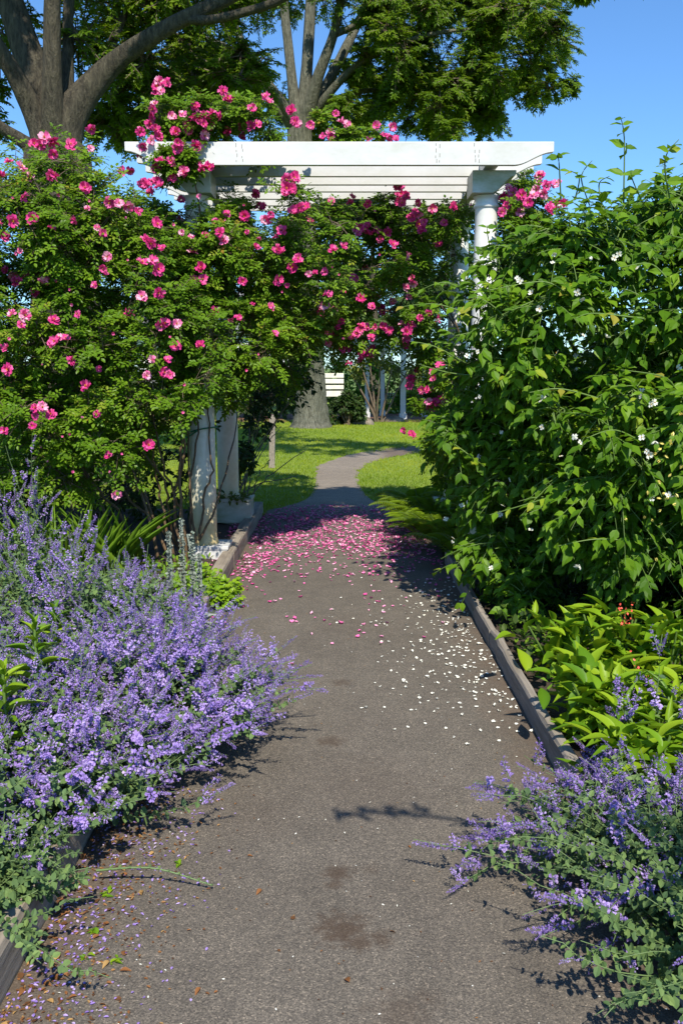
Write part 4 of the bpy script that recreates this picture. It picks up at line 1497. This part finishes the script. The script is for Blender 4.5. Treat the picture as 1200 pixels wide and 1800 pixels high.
def tree_leaves(mb, blobs, n_tw, n_lf, L, mat=0, seed=3, tm=OAKSPRAY, wr=1.0, droop=.25, s0=.35, tw=.012):
    sprays(mb, blobs, n_tw, n_lf, L, tm, wr, 0, droop, .1, s0, 1, tw, np.random.RandomState(seed), .8, .3, 1.15)


# near oak at the upper left
tA = thing('oak_tree', (-3.55, 12, 0), 'nearer oak at the upper left with thick spreading limbs behind the rose bush', 'tree', 'big oaks')
mb = MB()
b0 = at(105, 300, 12)
limb(mb, [(-3.55, 12, -.05, .72), (-3.55, 12, .5, .52), (-3.58, 12, 2, .45), (b0[0], 12, 3.3, .41), (*at(103, 285, 12), .40), (*at(102, 255, 12), .31), (*at(101, 225, 12), .12)], 30, 20, .06, 0, 1)
mb.build('trunk', BARK, tA)
limbsA = [[(108, 262, 34), (128, 195, 31), (200, 112, 21), (280, 57, 17.5, 11.8), (350, 20, 15, 11.7), (405, -4, 13, 11.6), (520, -70, 10, 11.3), (650, -150, 6, 11)],
          [(322, 33, 8, 11.75), (368, 35, 8.5, 11.6), (430, 21, 9, 11.5), (497, -3, 8.5, 11.3), (600, -70, 6, 11)],
          [(98, 262, 30), (93, 180, 21, 11.8), (92, 100, 19, 11.7), (92, 0, 17, 11.6), (96, -160, 13, 11.4), (110, -350, 8, 11)],
          [(92, 258, 34), (75, 190, 32, 12.1), (52, 100, 31, 12.2), (15, -10, 27, 12.3), (-40, -170, 19, 12.5), (-90, -330, 10, 12.7)],
          [(85, 262, 28), (65, 212, 23, 11.9), (30, 140, 20, 11.7), (-10, 75, 18, 11.5), (-80, -20, 13, 11.2), (-190, -120, 8, 11)],
          [(90, 285, 26), (55, 258, 16, 11.9), (20, 235, 13, 11.8), (-50, 195, 11, 11.6), (-160, 150, 7, 11.5)],
          [(108, 245, 24), (118, 160, 14, 12.2), (120, 80, 12, 12.3), (122, 0, 11, 12.4), (140, -130, 8, 12.6)],
          [(118, 235, 20), (175, 140, 9, 12.6), (205, 60, 8, 12.9), (240, -20, 6, 13.2), (300, -120, 4, 13.5)]]
for i, l in enumerate(limbsA):
    mb = MB()
    limb(mb, [(a_, b_, c_, (.98 if q_ == 0 else .88 if q_ == 1 else .79) * d_) for q_, (a_, b_, c_, d_) in enumerate(pxl(l, 12))], 26, 14, .05, 0, 10 + i)
    mb.build('limb', BARK, tA)
crA = []
crA += blobs_in([(-80, -80), (60, -80), (60, 20), (20, 60), (-80, 60)], 6, 12.8, 15, .4, .6)
crA += blobs_in([(110, -90), (520, -90), (470, 0), (400, 50), (330, 100), (250, 130), (190, 110), (130, 110)], 34, 12.4, 15.5, .35, .6)
crA += blobs_in([(190, 130), (330, 90), (440, 70), (450, 120), (450, 190), (380, 205), (300, 190), (230, 185), (180, 190)], 30, 13.2, 16, .32, .5)
crA += blobs_in([(-80, 150), (30, 150), (40, 220), (-80, 230)], 3, 12.3, 13.5, .22, .35)
crA += blobs_in([(150, 170), (230, 160), (245, 240), (190, 250), (140, 230)], 9, 13.5, 15, .25, .35)
for k in range(48):  # unseen clumps added above the frame to dapple limbs and lawn with shade
    crA.append((np.array([RNG.uniform(-5.5, 2.6), RNG.uniform(8.6, 10.5), RNG.uniform(7.4, 9.6)]), RNG.uniform(.35, .6)))
crA += blobs_in([(-500, -500), (500, -500), (650, -110), (-300, -110)], 60, 11.5, 16, .6, .9)
mb = MB()
tree_leaves(mb, crA, 26, 10, .115, 0, 4)
mb.build('crown', [OAK_LEAF, TWIG], tA)

# oak in the middle, its trunk seen through the pergola
tbx = at(545, 750, 23.0)
tB = thing('oak_tree', (tbx[0], 23, 0), 'middle oak with a grey trunk seen through the pergola and many forked limbs above it', 'tree', 'big oaks')
mb = MB()
limb(mb, [(tbx[0], 23, -.05, .62), (tbx[0], 23, .12, .48), (tbx[0], 23, .6, .40), (*at(546, 660, 23), .34), (*at(540, 520, 23), .32), (*at(532, 350, 23), .30), (*at(527, 250, 23), .30), (*at(528, 205, 23), .27)], 40, 20, .06, 0, 2)
mb.build('trunk', BARK_GREY, tB)
limbsB = [[(525, 235, 14), (513, 140, 9), (502, 40, 8), (490, -60, 6), (470, -200, 4)], [(522, 232, 12), (470, 155, 8), (425, 75, 7), (398, 0, 5), (370, -90, 3)], [(520, 225, 12), (492, 175, 8, 22.5), (440, 110, 6, 22), (370, 70, 4, 21.5), (300, 60, 3, 21)],
          [(530, 225, 14), (539, 130, 10), (545, 30, 9), (550, -80, 7), (560, -230, 4)], [(534, 225, 14), (557, 140, 10, 22.6), (588, 55, 8, 22.3), (606, -40, 6, 22), (630, -180, 4, 21.5)], [(538, 222, 14), (572, 155, 9, 23.4), (608, 85, 8, 23.8), (640, 15, 6, 24), (665, -70, 4, 24.4)],
          [(545, 205, 9), (620, 120, 6, 22.4), (700, 78, 5, 22), (790, 55, 3, 21.5), (900, 50, 2, 21)], [(550, 190, 7), (640, 160, 4, 23), (740, 165, 3, 23), (850, 185, 2, 23)], [(590, 60, 6), (680, 20, 4.5, 22), (760, -30, 3, 21.6)], [(440, 110, 5), (400, 120, 4), (340, 150, 3)]]
for i, l in enumerate(limbsB):
    mb = MB()
    limb(mb, pxl(l, 23), 22, 9, .05, 0, 40 + i)
    mb.build('limb', BARK_GREY, tB)
crB = []
crB += blobs_in([(640, -60), (980, -60), (1000, 20), (1005, 60), (985, 110), (930, 150), (860, 150), (780, 130), (700, 110), (640, 60)], 70, 20, 25, .42, .72)
crB += blobs_in([(630, 90), (760, 130), (900, 150), (985, 140), (1018, 150), (930, 175), (890, 190), (850, 222), (780, 232), (700, 225), (640, 235), (600, 200)], 46, 20, 25, .30, .52)
crB += blobs_in([(380, -60), (660, -60), (640, 0), (560, 10), (460, 30), (380, 40)], 14, 20, 26, .35, .6)
crB += blobs_in([(300, 90), (400, 80), (440, 130), (460, 190), (400, 200), (310, 180)], 22, 22, 26, .4, .6)
crB += blobs_in([(470, 165), (590, 170), (640, 190), (620, 250), (480, 250)], 18, 24.2, 27, .3, .48)
crB += blobs_in([(585, 60), (640, 60), (640, 170), (600, 160)], 4, 23.5, 26, .25, .4)
for k in range(55):
    a = RNG.uniform(0, 6.283)
    r = RNG.uniform(2.0, 5.2)
    crB.append((np.array([tbx[0] + 1 + r * math.cos(a), 25.5 + .6 * r * math.sin(a), RNG.uniform(10.8, 14.5)]), RNG.uniform(.8, 1.15)))
mb = MB()
tree_leaves(mb, crB, 30, 11, .15, 0, 5, tw=.012)
mb.build('crown', [OAK_LEAF, TWIG], tB)

# a third crown just dips into the top right edge
tC = thing('oak_tree', (6.5, 15.5, 0), 'oak of which only a leafy tip hangs into the top right of the sky', 'tree', 'big oaks')
mb = MB()
limb(mb, [(6.5, 15.5, 0, .5), (6.4, 15.5, 4, .35), (6.2, 15.3, 8, .3), (6, 15, 11, .15)], 20, 12, .05, 0, 77)
limb(mb, [(6.3, 15.4, 7.2, .16), (5.6, 14.6, 8.6, .10), (*at(1045, -25, 14), .03), (*at(1025, -6, 14), .01)], 20, 8, .05, 0, 78)
mb.build('trunk', BARK, tC)
crC = [(at(1045, -26, 14), .17), (at(1026, -16, 14), .12), (at(1075, -38, 14), .22), (at(1110, -52, 14), .28)]
for k in range(30):
    crC.append((np.array([6.4, 15.6, 10.4]) + RNG.normal(0, 1, 3) * [1.4, 1.4, .9] + [0, 0, .6], RNG.uniform(.5, .8)))
mb = MB()
tree_leaves(mb, crC, 20, 8, .15, 0, 6)
mb.build('crown', [OAK_LEAF, TWIG], tC)


tD = thing('added_shade_tree', (1.75, .0, .06), 'unseen young tree added beside the viewer to shade the near right catmint and the path', 'tree')  # out of view, added to cast twig shadow on the path and shade the bed
mb = MB()
limb(mb, [(1.75, .0, 0, .05), (1.7, .05, .9, .042), (1.5, .2, 1.7, .03), (1.3, .32, 2.3, .02), (1.2, .35, 2.8, .012)], 20, 9, .05, 0, 90)
limb(mb, [(1.5, .2, 1.7, .02), (1.1, .5, 2.1, .014), (.75, .78, 2.28, .009), (.35, .86, 2.30, .004)], 16, 7, .05, 0, 91)
mb.build('trunk', BARK, tD)
mb = MB()
rD = np.random.RandomState(17)
blD = [(np.array([1.15, .35, 2.15]) + rD.normal(0, 1, 3) * [.20, .22, .2], rD.uniform(.10, .17)) for k in range(11)]
blD2 = [(np.array([x_, .86, 2.30]), r_) for x_, r_ in [(.28, .035), (.37, .045), (.47, .035), (.56, .03)]]
sprays(mb, blD, 12, 6, .05, LEAFLET, .5, 0, .2, .1, .3, 1, .002, rD)
sprays(mb, blD2, 6, 3, .036, LEAFLET, .45, 0, .2, .1, .3, 1, .0015, rD)
mb.build('crown', [OAK_LEAF, TWIG], tD)


def far_tree(x, y, h, cr, label, seed, mat=FAR_LEAF, L=.3, nb=40):
    rng = np.random.RandomState(seed)
    root = thing('leafy_tree', (x, y, 0), label, 'tree', 'trees beyond the lawn')
    mb = MB()
    limb(mb, [(x, y, -.05, .28), (x + .1, y, h * .3, .2), (x, y, h * .6, .12), (x, y, h * .9, .04)], 14, 9, .05, 0, seed)
    for k in range(5):
        a = rng.uniform(0, 6.28)
        limb(mb, [(x, y, h * (.3 + .08 * k), .1), (x + cr * .5 * math.cos(a), y + cr * .5 * math.sin(a), h * (.45 + .08 * k), .06), (x + cr * .8 * math.cos(a), y + cr * .8 * math.sin(a), h * (.55 + .08 * k), .03)], 10, 7, .05, 0, seed + k)
    mb.build('trunk', BARK, root)
    bl = []
    for k in range(nb):
        d = rand_dirs(1, rng)[0]
        bl.append((np.array([x, y, h * .62]) + d * np.array([cr, cr, h * .36]) * rng.uniform(.55, 1), rng.uniform(.18, .32) * cr))
    mb = MB()
    tree_leaves(mb, bl, 22, 8, L, 0, seed, tw=.02)
    mb.build('crown', [mat, TWIG], root)


far_tree(1.4, 42, 9.5, 2.6, 'pale green tree seen through the right half of the pergola opening', 1)
far_tree(-1.2, 48, 8.0, 3.0, 'round tree far behind the grey oak trunk', 2)
far_tree(5.6, 46, 9.0, 3.2, 'tree far behind the white far arbor, right of the opening', 3)
far_tree(-8.5, 44, 7.0, 3.2, 'low tree far behind the rose bush at the left', 4)


def far_shrub(x, y, rx, h, label, seed, mat=DARK_LEAF, L=.11, n=26, name='garden_shrub'):
    rng = np.random.RandomState(seed)
    root = thing(name, (x, y, 0), label, 'shrub', 'shrubs at the end of the lawn')
    bl = []
    for k in range(n):
        a = rng.uniform(0, 6.28)
        z = rng.uniform(.1, .9)
        r = math.sqrt(max(.05, 1 - z * z)) * rng.uniform(.5, .95)
        bl.append((np.array([x + rx * r * math.cos(a), y + rx * .8 * r * math.sin(a), h * z]), rng.uniform(.22, .34) * min(rx, h)))
    mb = MB()
    sprays(mb, bl, 22, 9, L, LEAFLET, .55, 0, .2, .2, .3, 1, .006, rng)
    mb.build('foliage', [mat, TWIG], root)
    mb = MB()
    canes(mb, [[(x + rng.uniform(-.1, .1), y, 0), (x + rng.uniform(-.3, .3) * rx, y, h * .4), bl[k][0]] for k in range(8)], .025)
    mb.build('stem', [TWIG], root)


p = gnd(605, 745)
far_shrub(.12, 24.0, .52, .85, 'dark rounded shrub in front of the slatted panel, behind the boulder', 1)
far_shrub(-2.6, 27.0, 1.6, 2.0, 'dark shrub left of the grey oak trunk', 2)
far_shrub(-5.6, 26, 1.9, 2.1, 'wide dark shrub behind the left bed', 3)
far_shrub(-9.5, 26, 2.3, 2.4, 'broad shrub at the far left end of the lawn', 4)
far_shrub(1.35, 30.5, 1.3, 1.9, 'mid green shrub behind the white arbor posts', 5, MOCK_LEAF)
far_shrub(3.3, 29, 1.5, 1.3, 'bright green shrub right of the tall white arbor post', 6, LIME_LEAF)
far_shrub(6.3, 28, 1.9, 2.3, 'big shrub behind the mock orange', 7, MOCK_LEAF)
far_shrub(10.2, 28, 2.2, 2.5, 'shrub at the far right end of the lawn', 8)
far_shrub(-.8, 33, 1.5, 2.1, 'shrub behind the slatted white panel', 9, MOCK_LEAF)


# thin multi-stemmed shrub tree with gold-green leaves in front of the arbor
root = thing('crape_myrtle', (1.0, 25.2, 0), 'small multi stemmed tree with olive leaves in front of the white far arbor', 'tree')
mb = MB()
tips = []
for (px, py) in [(600, 628), (630, 630), (650, 640), (690, 640), (720, 645), (670, 630), (640, 660)]:
    t_ = at(px, py, 25.2 + RNG.uniform(-.4, .4))
    tips.append(t_)
    b = np.array([at(668, 740, 25.2)[0] + RNG.uniform(-.15, .15), 25.2, 0])
    canes(mb, [[b, b * .5 + t_ * .5 + np.array([.0, 0, .05]), t_]], .035)
mb.build('stem', [TWIG], root)
bl = blobs_in([(600, 625), (660, 622), (740, 640), (740, 668), (660, 668), (605, 655)], 13, 24.8, 25.8, .18, .3)
mb = MB()
sprays(mb, bl, 18, 7, .09, LEAFLET, .5, 0, .2, .2, .3, 1, .005)
mb.build('foliage', [GOLD_LEAF, TWIG], root)

# ------------------------------------------------------------------ far white arbor, slatted panel, house, post, boulders
root = thing('garden_arbor', (1.4, 27.3, 0), 'far white arbor of slim posts and beams at the end of the lawn', 'arbor')
for (px, w, Y) in [(708, .075, 26.6), (645, .06, 27.5), (672, .06, 28.5), (745, .07, 28.2)]:
    x = at(px, 700, Y)[0]
    mb = MB()
    mb.box((x - w, Y - w, 0), (x + w, Y + w, 2.0))
    mb.box((x - w - .03, Y - w - .03, 0), (x + w + .03, Y + w + .03, .16))
    mb.box((x - w - .03, Y - w - .03, 1.9), (x + w + .03, Y + w + .03, 1.96))
    mb.build('post', PAINT, root)
for k, Y in enumerate((26.6, 27.5, 28.4)):
    mb = MB()
    mb.box((.2, Y - .05, 2.003), (3.4, Y + .05, 2.2))
    mb.build('beam', PAINT, root)
for k in range(9):
    x = .4 + k * .35
    mb = MB()
    mb.box((x - .03, 26.2, 2.203), (x + .03, 28.8, 2.33))
    mb.build('rafter', PAINT, root)

root = thing('slatted_panel', (-.35, 24.6, 0), 'cream slatted timber panel on posts right of the grey oak trunk', 'slatted panel')
xa, xb = at(566, 680, 24.6)[0], at(604, 680, 24.6)[0]
for (ya, yb) in [(656, 664), (666, 674), (677, 684), (687, 697)]:
    za, zb_ = at(580, yb, 24.6)[2], at(580, ya, 24.6)[2]
    mb = MB()
    mb.box((xa, 24.58, za), (xb, 24.62, zb_))
    mb.build('slat', CREAM, root, bevel=.003)
for x in (xa + .05, xb - .05):
    mb = MB()
    mb.box((x - .03, 24.623, 0), (x + .03, 24.68, at(580, 657, 24.6)[2]))
    mb.build('post', TWIG, root)

# white house beyond
root = thing('white_house', (-5.2, 45, 0), 'white clapboard house with a grey roof glimpsed through the roses', 'house')
mb = MB()
for k in range(14):
    mb.box((-9.5, 43 - .004 * (k % 2), k * .22), (-2.3, 49, k * .22 + .218))
mb.build('wall', SIDING, root)
mb = MB()
mb.polys([(-9.9, 42.6, 3.05), (-1.9, 42.6, 3.05), (-1.9, 46, 5.0), (-9.9, 46, 5.0), (-9.9, 49.4, 3.05), (-1.9, 49.4, 3.05), (-9.9, 42.6, 3.2), (-1.9, 42.6, 3.2), (-1.9, 46, 5.15), (-9.9, 46, 5.15), (-9.9, 49.4, 3.2), (-1.9, 49.4, 3.2)],
         [(0, 1, 2, 3), (3, 2, 5, 4), (6, 9, 8, 7), (9, 10, 11, 8), (0, 6, 7, 1), (4, 5, 11, 10), (0, 3, 9, 6), (3, 4, 10, 9), (1, 7, 8, 2), (2, 8, 11, 5)])
mb.build('roof', ROOF, root)
mb = MB()
mb.polys([(-9.45, 43.02, 3.08), (-9.45, 48.98, 3.08), (-9.45, 46, 4.85)], [(0, 1, 2)])
mb.polys([(-2.35, 43.02, 3.08), (-2.35, 48.98, 3.08), (-2.35, 46, 4.85)], [(0, 2, 1)])
mb.build('gable', SIDING, root)
for x in (-8.2, -6.2, -4.2):
    mb = MB()
    mb.box((x - .55, 42.94, .95), (x + .55, 42.985, 2.45))
    w = mb.build('window', PAINT, root)
    for sx in (-.26, .26):
        for sz in (1.33, 2.05):
            mb = MB()
            mb.box((x + sx - .22, 42.93, sz - .3), (x + sx + .22, 42.938, sz + .3))
            mb.build('pane', GLASS, w)

# short weathered post on the lawn
p = gnd(478, 822)
mb = MB()
V = []
for i, z in enumerate(np.linspace(0, .78, 8)):
    for (dx, dy) in ((-.042, -.042), (.042, -.042), (.042, .042), (-.042, .042)):
        V.append((p[0] + dx + .02 * z + RNG.normal(0, .003), p[1] + dy + RNG.normal(0, .003), z + (.02 if (z > .7 and dx > 0) else 0)))
F = [(i * 4 + j, i * 4 + (j + 1) % 4, i * 4 + 4 + (j + 1) % 4, i * 4 + 4 + j) for i in range(7) for j in range(4)] + [(28, 29, 30, 31)]
mb.polys(V, F)
tag(mb.build('wooden_post', TIMBER_PALE, origin=(p[0], p[1], 0)), 'short weathered wooden post on the lawn beside the dark shrub', 'post')


def boulder(px, py, rx, rz, label, seed):
    rng = np.random.RandomState(seed)
    c = gnd(px, py)
    mb = MB()
    nu, nv = 18, 10
    V = []
    ph = rng.uniform(0, 6.28, 6)
    for i in range(nv):
        th = (i / (nv - 1)) * math.pi * .5
        for j in range(nu):
            a = j * 2 * math.pi / nu
            k = 1 + .12 * math.sin(2 * a + ph[0]) + .1 * math.sin(3 * a + ph[1] + 2 * th) + rng.normal(0, .025)
            V.append((c[0] + rx * k * math.cos(a) * math.cos(th), c[1] + rx * .7 * k * math.sin(a) * math.cos(th), -.02 + rz * math.sin(th) * k))
    F = [(i * nu + j, i * nu + (j + 1) % nu, (i + 1) * nu + (j + 1) % nu, (i + 1) * nu + j) for i in range(nv - 1) for j in range(nu)]
    mb.polys(V, F, 0, .5, True)
    tag(mb.build('boulder', STONE, origin=(c[0], c[1], 0)), label, 'boulder', 'boulders at the end of the lawn')


boulder(637, 746, .31, .22, 'rounded brown boulder on the lawn edge between trunk and arbor', 1)
boulder(690, 741, .32, .15, 'low flat reddish boulder beside the tall white arbor post', 2)

# ------------------------------------------------------------------ fallen petals and litter
def petal_mesh(kind):
    mb = MB()
    wide, curl, mat = kind
    nu, nv = 4, 4
    V = []
    for i in range(nu):
        for j in range(nv):
            u = i / (nu - 1)
            v = j / (nv - 1) * 2 - 1
            w = math.sin(math.pi * (.18 + .72 * u))
            V.append(((u - .5), v * .5 * wide * w, curl * (v * v * .5 + (u - .4) ** 2)))
    V = np.array(V)
    V[:, 2] -= V[:, 2].min()
    V[:, 2] += .12
    mb.polys(V, [(i * nv + j, (i + 1) * nv + j, (i + 1) * nv + j + 1, i * nv + j + 1) for i in range(nu - 1) for j in range(nv - 1)], 0, RNG.rand(), True)
    return mb.build('petal', mat)


KP = [(1.0, .3, PINK_FALL), (.85, .7, PINK_FALL), (1.1, .45, PINK_FALL), (.9, .2, PINK_FALL), (.8, .9, PINK_FALL), (1.0, .4, PINK_FALL), (.95, .5, PINK_FALL), (1.05, .6, PINK_FALL)]
PINKS = template_meshes(petal_mesh, KP)
WHITES = template_meshes(petal_mesh, [(a, b, WHITE_FALL) for a, b, _ in KP[:5]])


def scatter(pts, sizes, meshes, name, label, cat, group, lim, tilt=.16):
    order = np.argsort(pts[:, 1])
    rest = MB()
    for c, i in enumerate(order):
        me = meshes[RNG.randint(len(meshes))]
        e = (RNG.normal(0, tilt), RNG.normal(0, tilt), RNG.uniform(0, 6.28))
        if c < lim:
            o = bpy.data.objects.new(name, me)
            COL.objects.link(o)
            o.location = pts[i]
            o.rotation_euler = e
            o.scale = (sizes[i],) * 3
            tag(o, label, cat, group)
        else:
            from mathutils import Euler
            Rm = np.array(Euler(e).to_matrix())
            co = np.empty(len(me.vertices) * 3, np.float32)
            me.vertices.foreach_get('co', co)
            rest.raw(co.reshape(-1, 3) @ Rm.T * sizes[i] + pts[i], [v for f in me.polygons for v in f.vertices], [len(f.vertices) for f in me.polygons], 0, RNG.rand(), True)
    if rest.V:
        return rest.build(name + '_carpet', meshes[0].materials[0])


rng = np.random.RandomState(99)
P = []
while len(P) < 3600:
    y = rng.uniform(4.3, 9.9)
    x = rng.uniform(-1.0, 1.05)
    dens = np.interp(y, [4.3, 5.0, 5.6, 6.3, 7.0, 7.8, 9.2, 9.9], [.006, .02, .04, .10, .36, 1.0, 1.0, .25])
    dens *= 1.0 + (1.3 if (x < -.5 and 5.0 < y < 7.3) else 0)
    dens *= .55 + .9 * (math.sin(x * 5 + y * 2.1) * math.sin(y * 3.3 - x * 2) * .5 + .5)
    if abs(x) > .79 and (x > 0 or y < 6.3 or (-.92 < x < -.8)):
        continue
    if y > 9.3 and abs(x) > .7:
        continue
    if rng.rand() < dens:
        P.append((x, y, .001 if abs(x) < .8 else .066))
P = np.array(P)
o = scatter(P, rng.uniform(.012, .028, len(P)), PINKS, 'pink_petal', 'loose pink rose petal lying on the asphalt in front of the petal drift', 'petal', 'pink petals strewn on the path', 300)
tag(o, 'drift of fallen pink rose petals covering the asphalt under the pergola', 'petals', kind='stuff')
P = []
while len(P) < 430:
    y = rng.uniform(3.3, 6.4)
    x = rng.uniform(-.1, .79)
    dens = math.exp(-((x - .72) / .36) ** 2) * np.interp(y, [3.3, 3.7, 4.1, 5.4, 6.4], [.04, .35, 1, .8, .15])
    if rng.rand() < dens:
        P.append((x, y, .001))
P = np.array(P)
o = scatter(P, rng.uniform(.009, .019, len(P)), WHITES, 'white_petal', 'loose white petal on the asphalt, left of the right edging board', 'petal', 'white petals strewn on the path', 300)
if o:
    tag(o, 'white petals lying thickly on the shaded asphalt under the mock orange', 'petals', kind='stuff')


def dry_mesh(kind):
    mb = MB()
    mb.inst(LANCE if kind else OVATE, np.array([[-.5, 0, .12]]), np.array([[1., 0, .05]]), np.array([[.1, .2, 1.]]), 1.0, .5 if kind else .7, np.array([kind * .4 + .2]), None, True)
    return mb.build('leaf', [DRY])


DRYS = template_meshes(dry_mesh, [0, 1, 0, 1, 2])
P = []
while len(P) < 130:
    y = rng.uniform(1.8, 3.1)
    x = -.80 + abs(rng.normal(0, .13))
    P.append((x, y, .002))
for (px, py) in [(440, 1506), (515, 1615), (348, 1745), (455, 1570), (490, 1672), (690, 1640), (720, 1490), (610, 1725)]:
    q = gnd(px, py)
    P.append((q[0], q[1], .002))
P = np.array(P)
scatter(P, rng.uniform(.010, .030, len(P)), DRYS, 'dry_leaf', 'small dry brown leaf on the asphalt near the lower left edging', 'leaf', 'dry leaves on the path', 300)
# tiny purple florets and grit dropped along the left edge
mb = MB()
n = 1700
x = -.80 + np.abs(rng.normal(0, .17, n))
y = rng.uniform(1.75, 3.1, n)
P = np.stack([x, y, np.full(n, .004)], 1)
mb.inst(LEAFLET, P, rand_dirs(n, rng) * [1, 1, .2], rand_dirs(n, rng) * .3 + [0, 0, 1.], rng.uniform(.004, .015, n), .007, None, (rng.rand(n) < .55).astype(int).repeat(4))
tag(mb.build('litter', [NEP_FLOWER, DRY]), 'scatter of tiny fallen purple florets and brown crumbs along the lower left path edge', 'litter', kind='stuff')
mb = MB()
n = 420
x = rng.uniform(-.78, .78, n)
y = 1.75 + rng.rand(n) ** 1.3 * 4
mb.inst(LEAFLET, np.stack([x, y, np.full(n, .003)], 1), rand_dirs(n, rng) * [1, 1, .2], rand_dirs(n, rng) * .3 + [0, 0, 1.], rng.uniform(.003, .010, n), .004, None, (rng.rand(n) < .5).astype(int).repeat(4))
tag(mb.build('grit', [WHITE_FALL, DRY]), 'pale grit and crumbs scattered over the asphalt', 'grit', kind='stuff')
# weeds sprouting along the left edge of the path, and the stray stem lying on it
for i, (px, py, lb) in enumerate([(165, 1640, 'weed sprout beside the left edging, in the catmint shadow'), (205, 1692, 'second weed sprout, a little out on the sunlit asphalt'), (150, 1685, 'weed sprout nearest the lower left edging board'), (315, 1520, 'weed sprout at the tip of the long catmint shadow'), (190, 1575, 'weed sprout beside the stray green stem')]):
    q = gnd(px, py)
    leaf_clump('weed_sprout', (q[0], q[1], 0.002), 9, .010, .024, .5, LANCE, LIME_LEAF, lb, 'weed', 80 + i, (.1, .7), 'weed sprouts on the path', .008)
mb = MB()
a, b = gnd(170, 1530, .05), gnd(372, 1556, .02)
q = smooth([a, (a + b) / 2 + np.array([0, 0, .03]), b], 14)
mb.tubes(q[None], np.linspace(.004, .002, 14)[None], 5, 1)
for k in range(2, 14):
    for sg in (-1, 1):
        mb.inst(LEAFLET, q[k:k + 1], np.array([[.3, sg * .8, .3]]), np.array([[0, 0, 1.]]), .017 * (1.1 - k / 20) * RNG.uniform(.6, 1.2), .009)
tag(mb.build('stray_sprig', [NEP_LEAF, NEP_STEM], origin=a), 'stray green catmint stem lying out over the asphalt', 'stem')
print('built', len(bpy.data.objects))
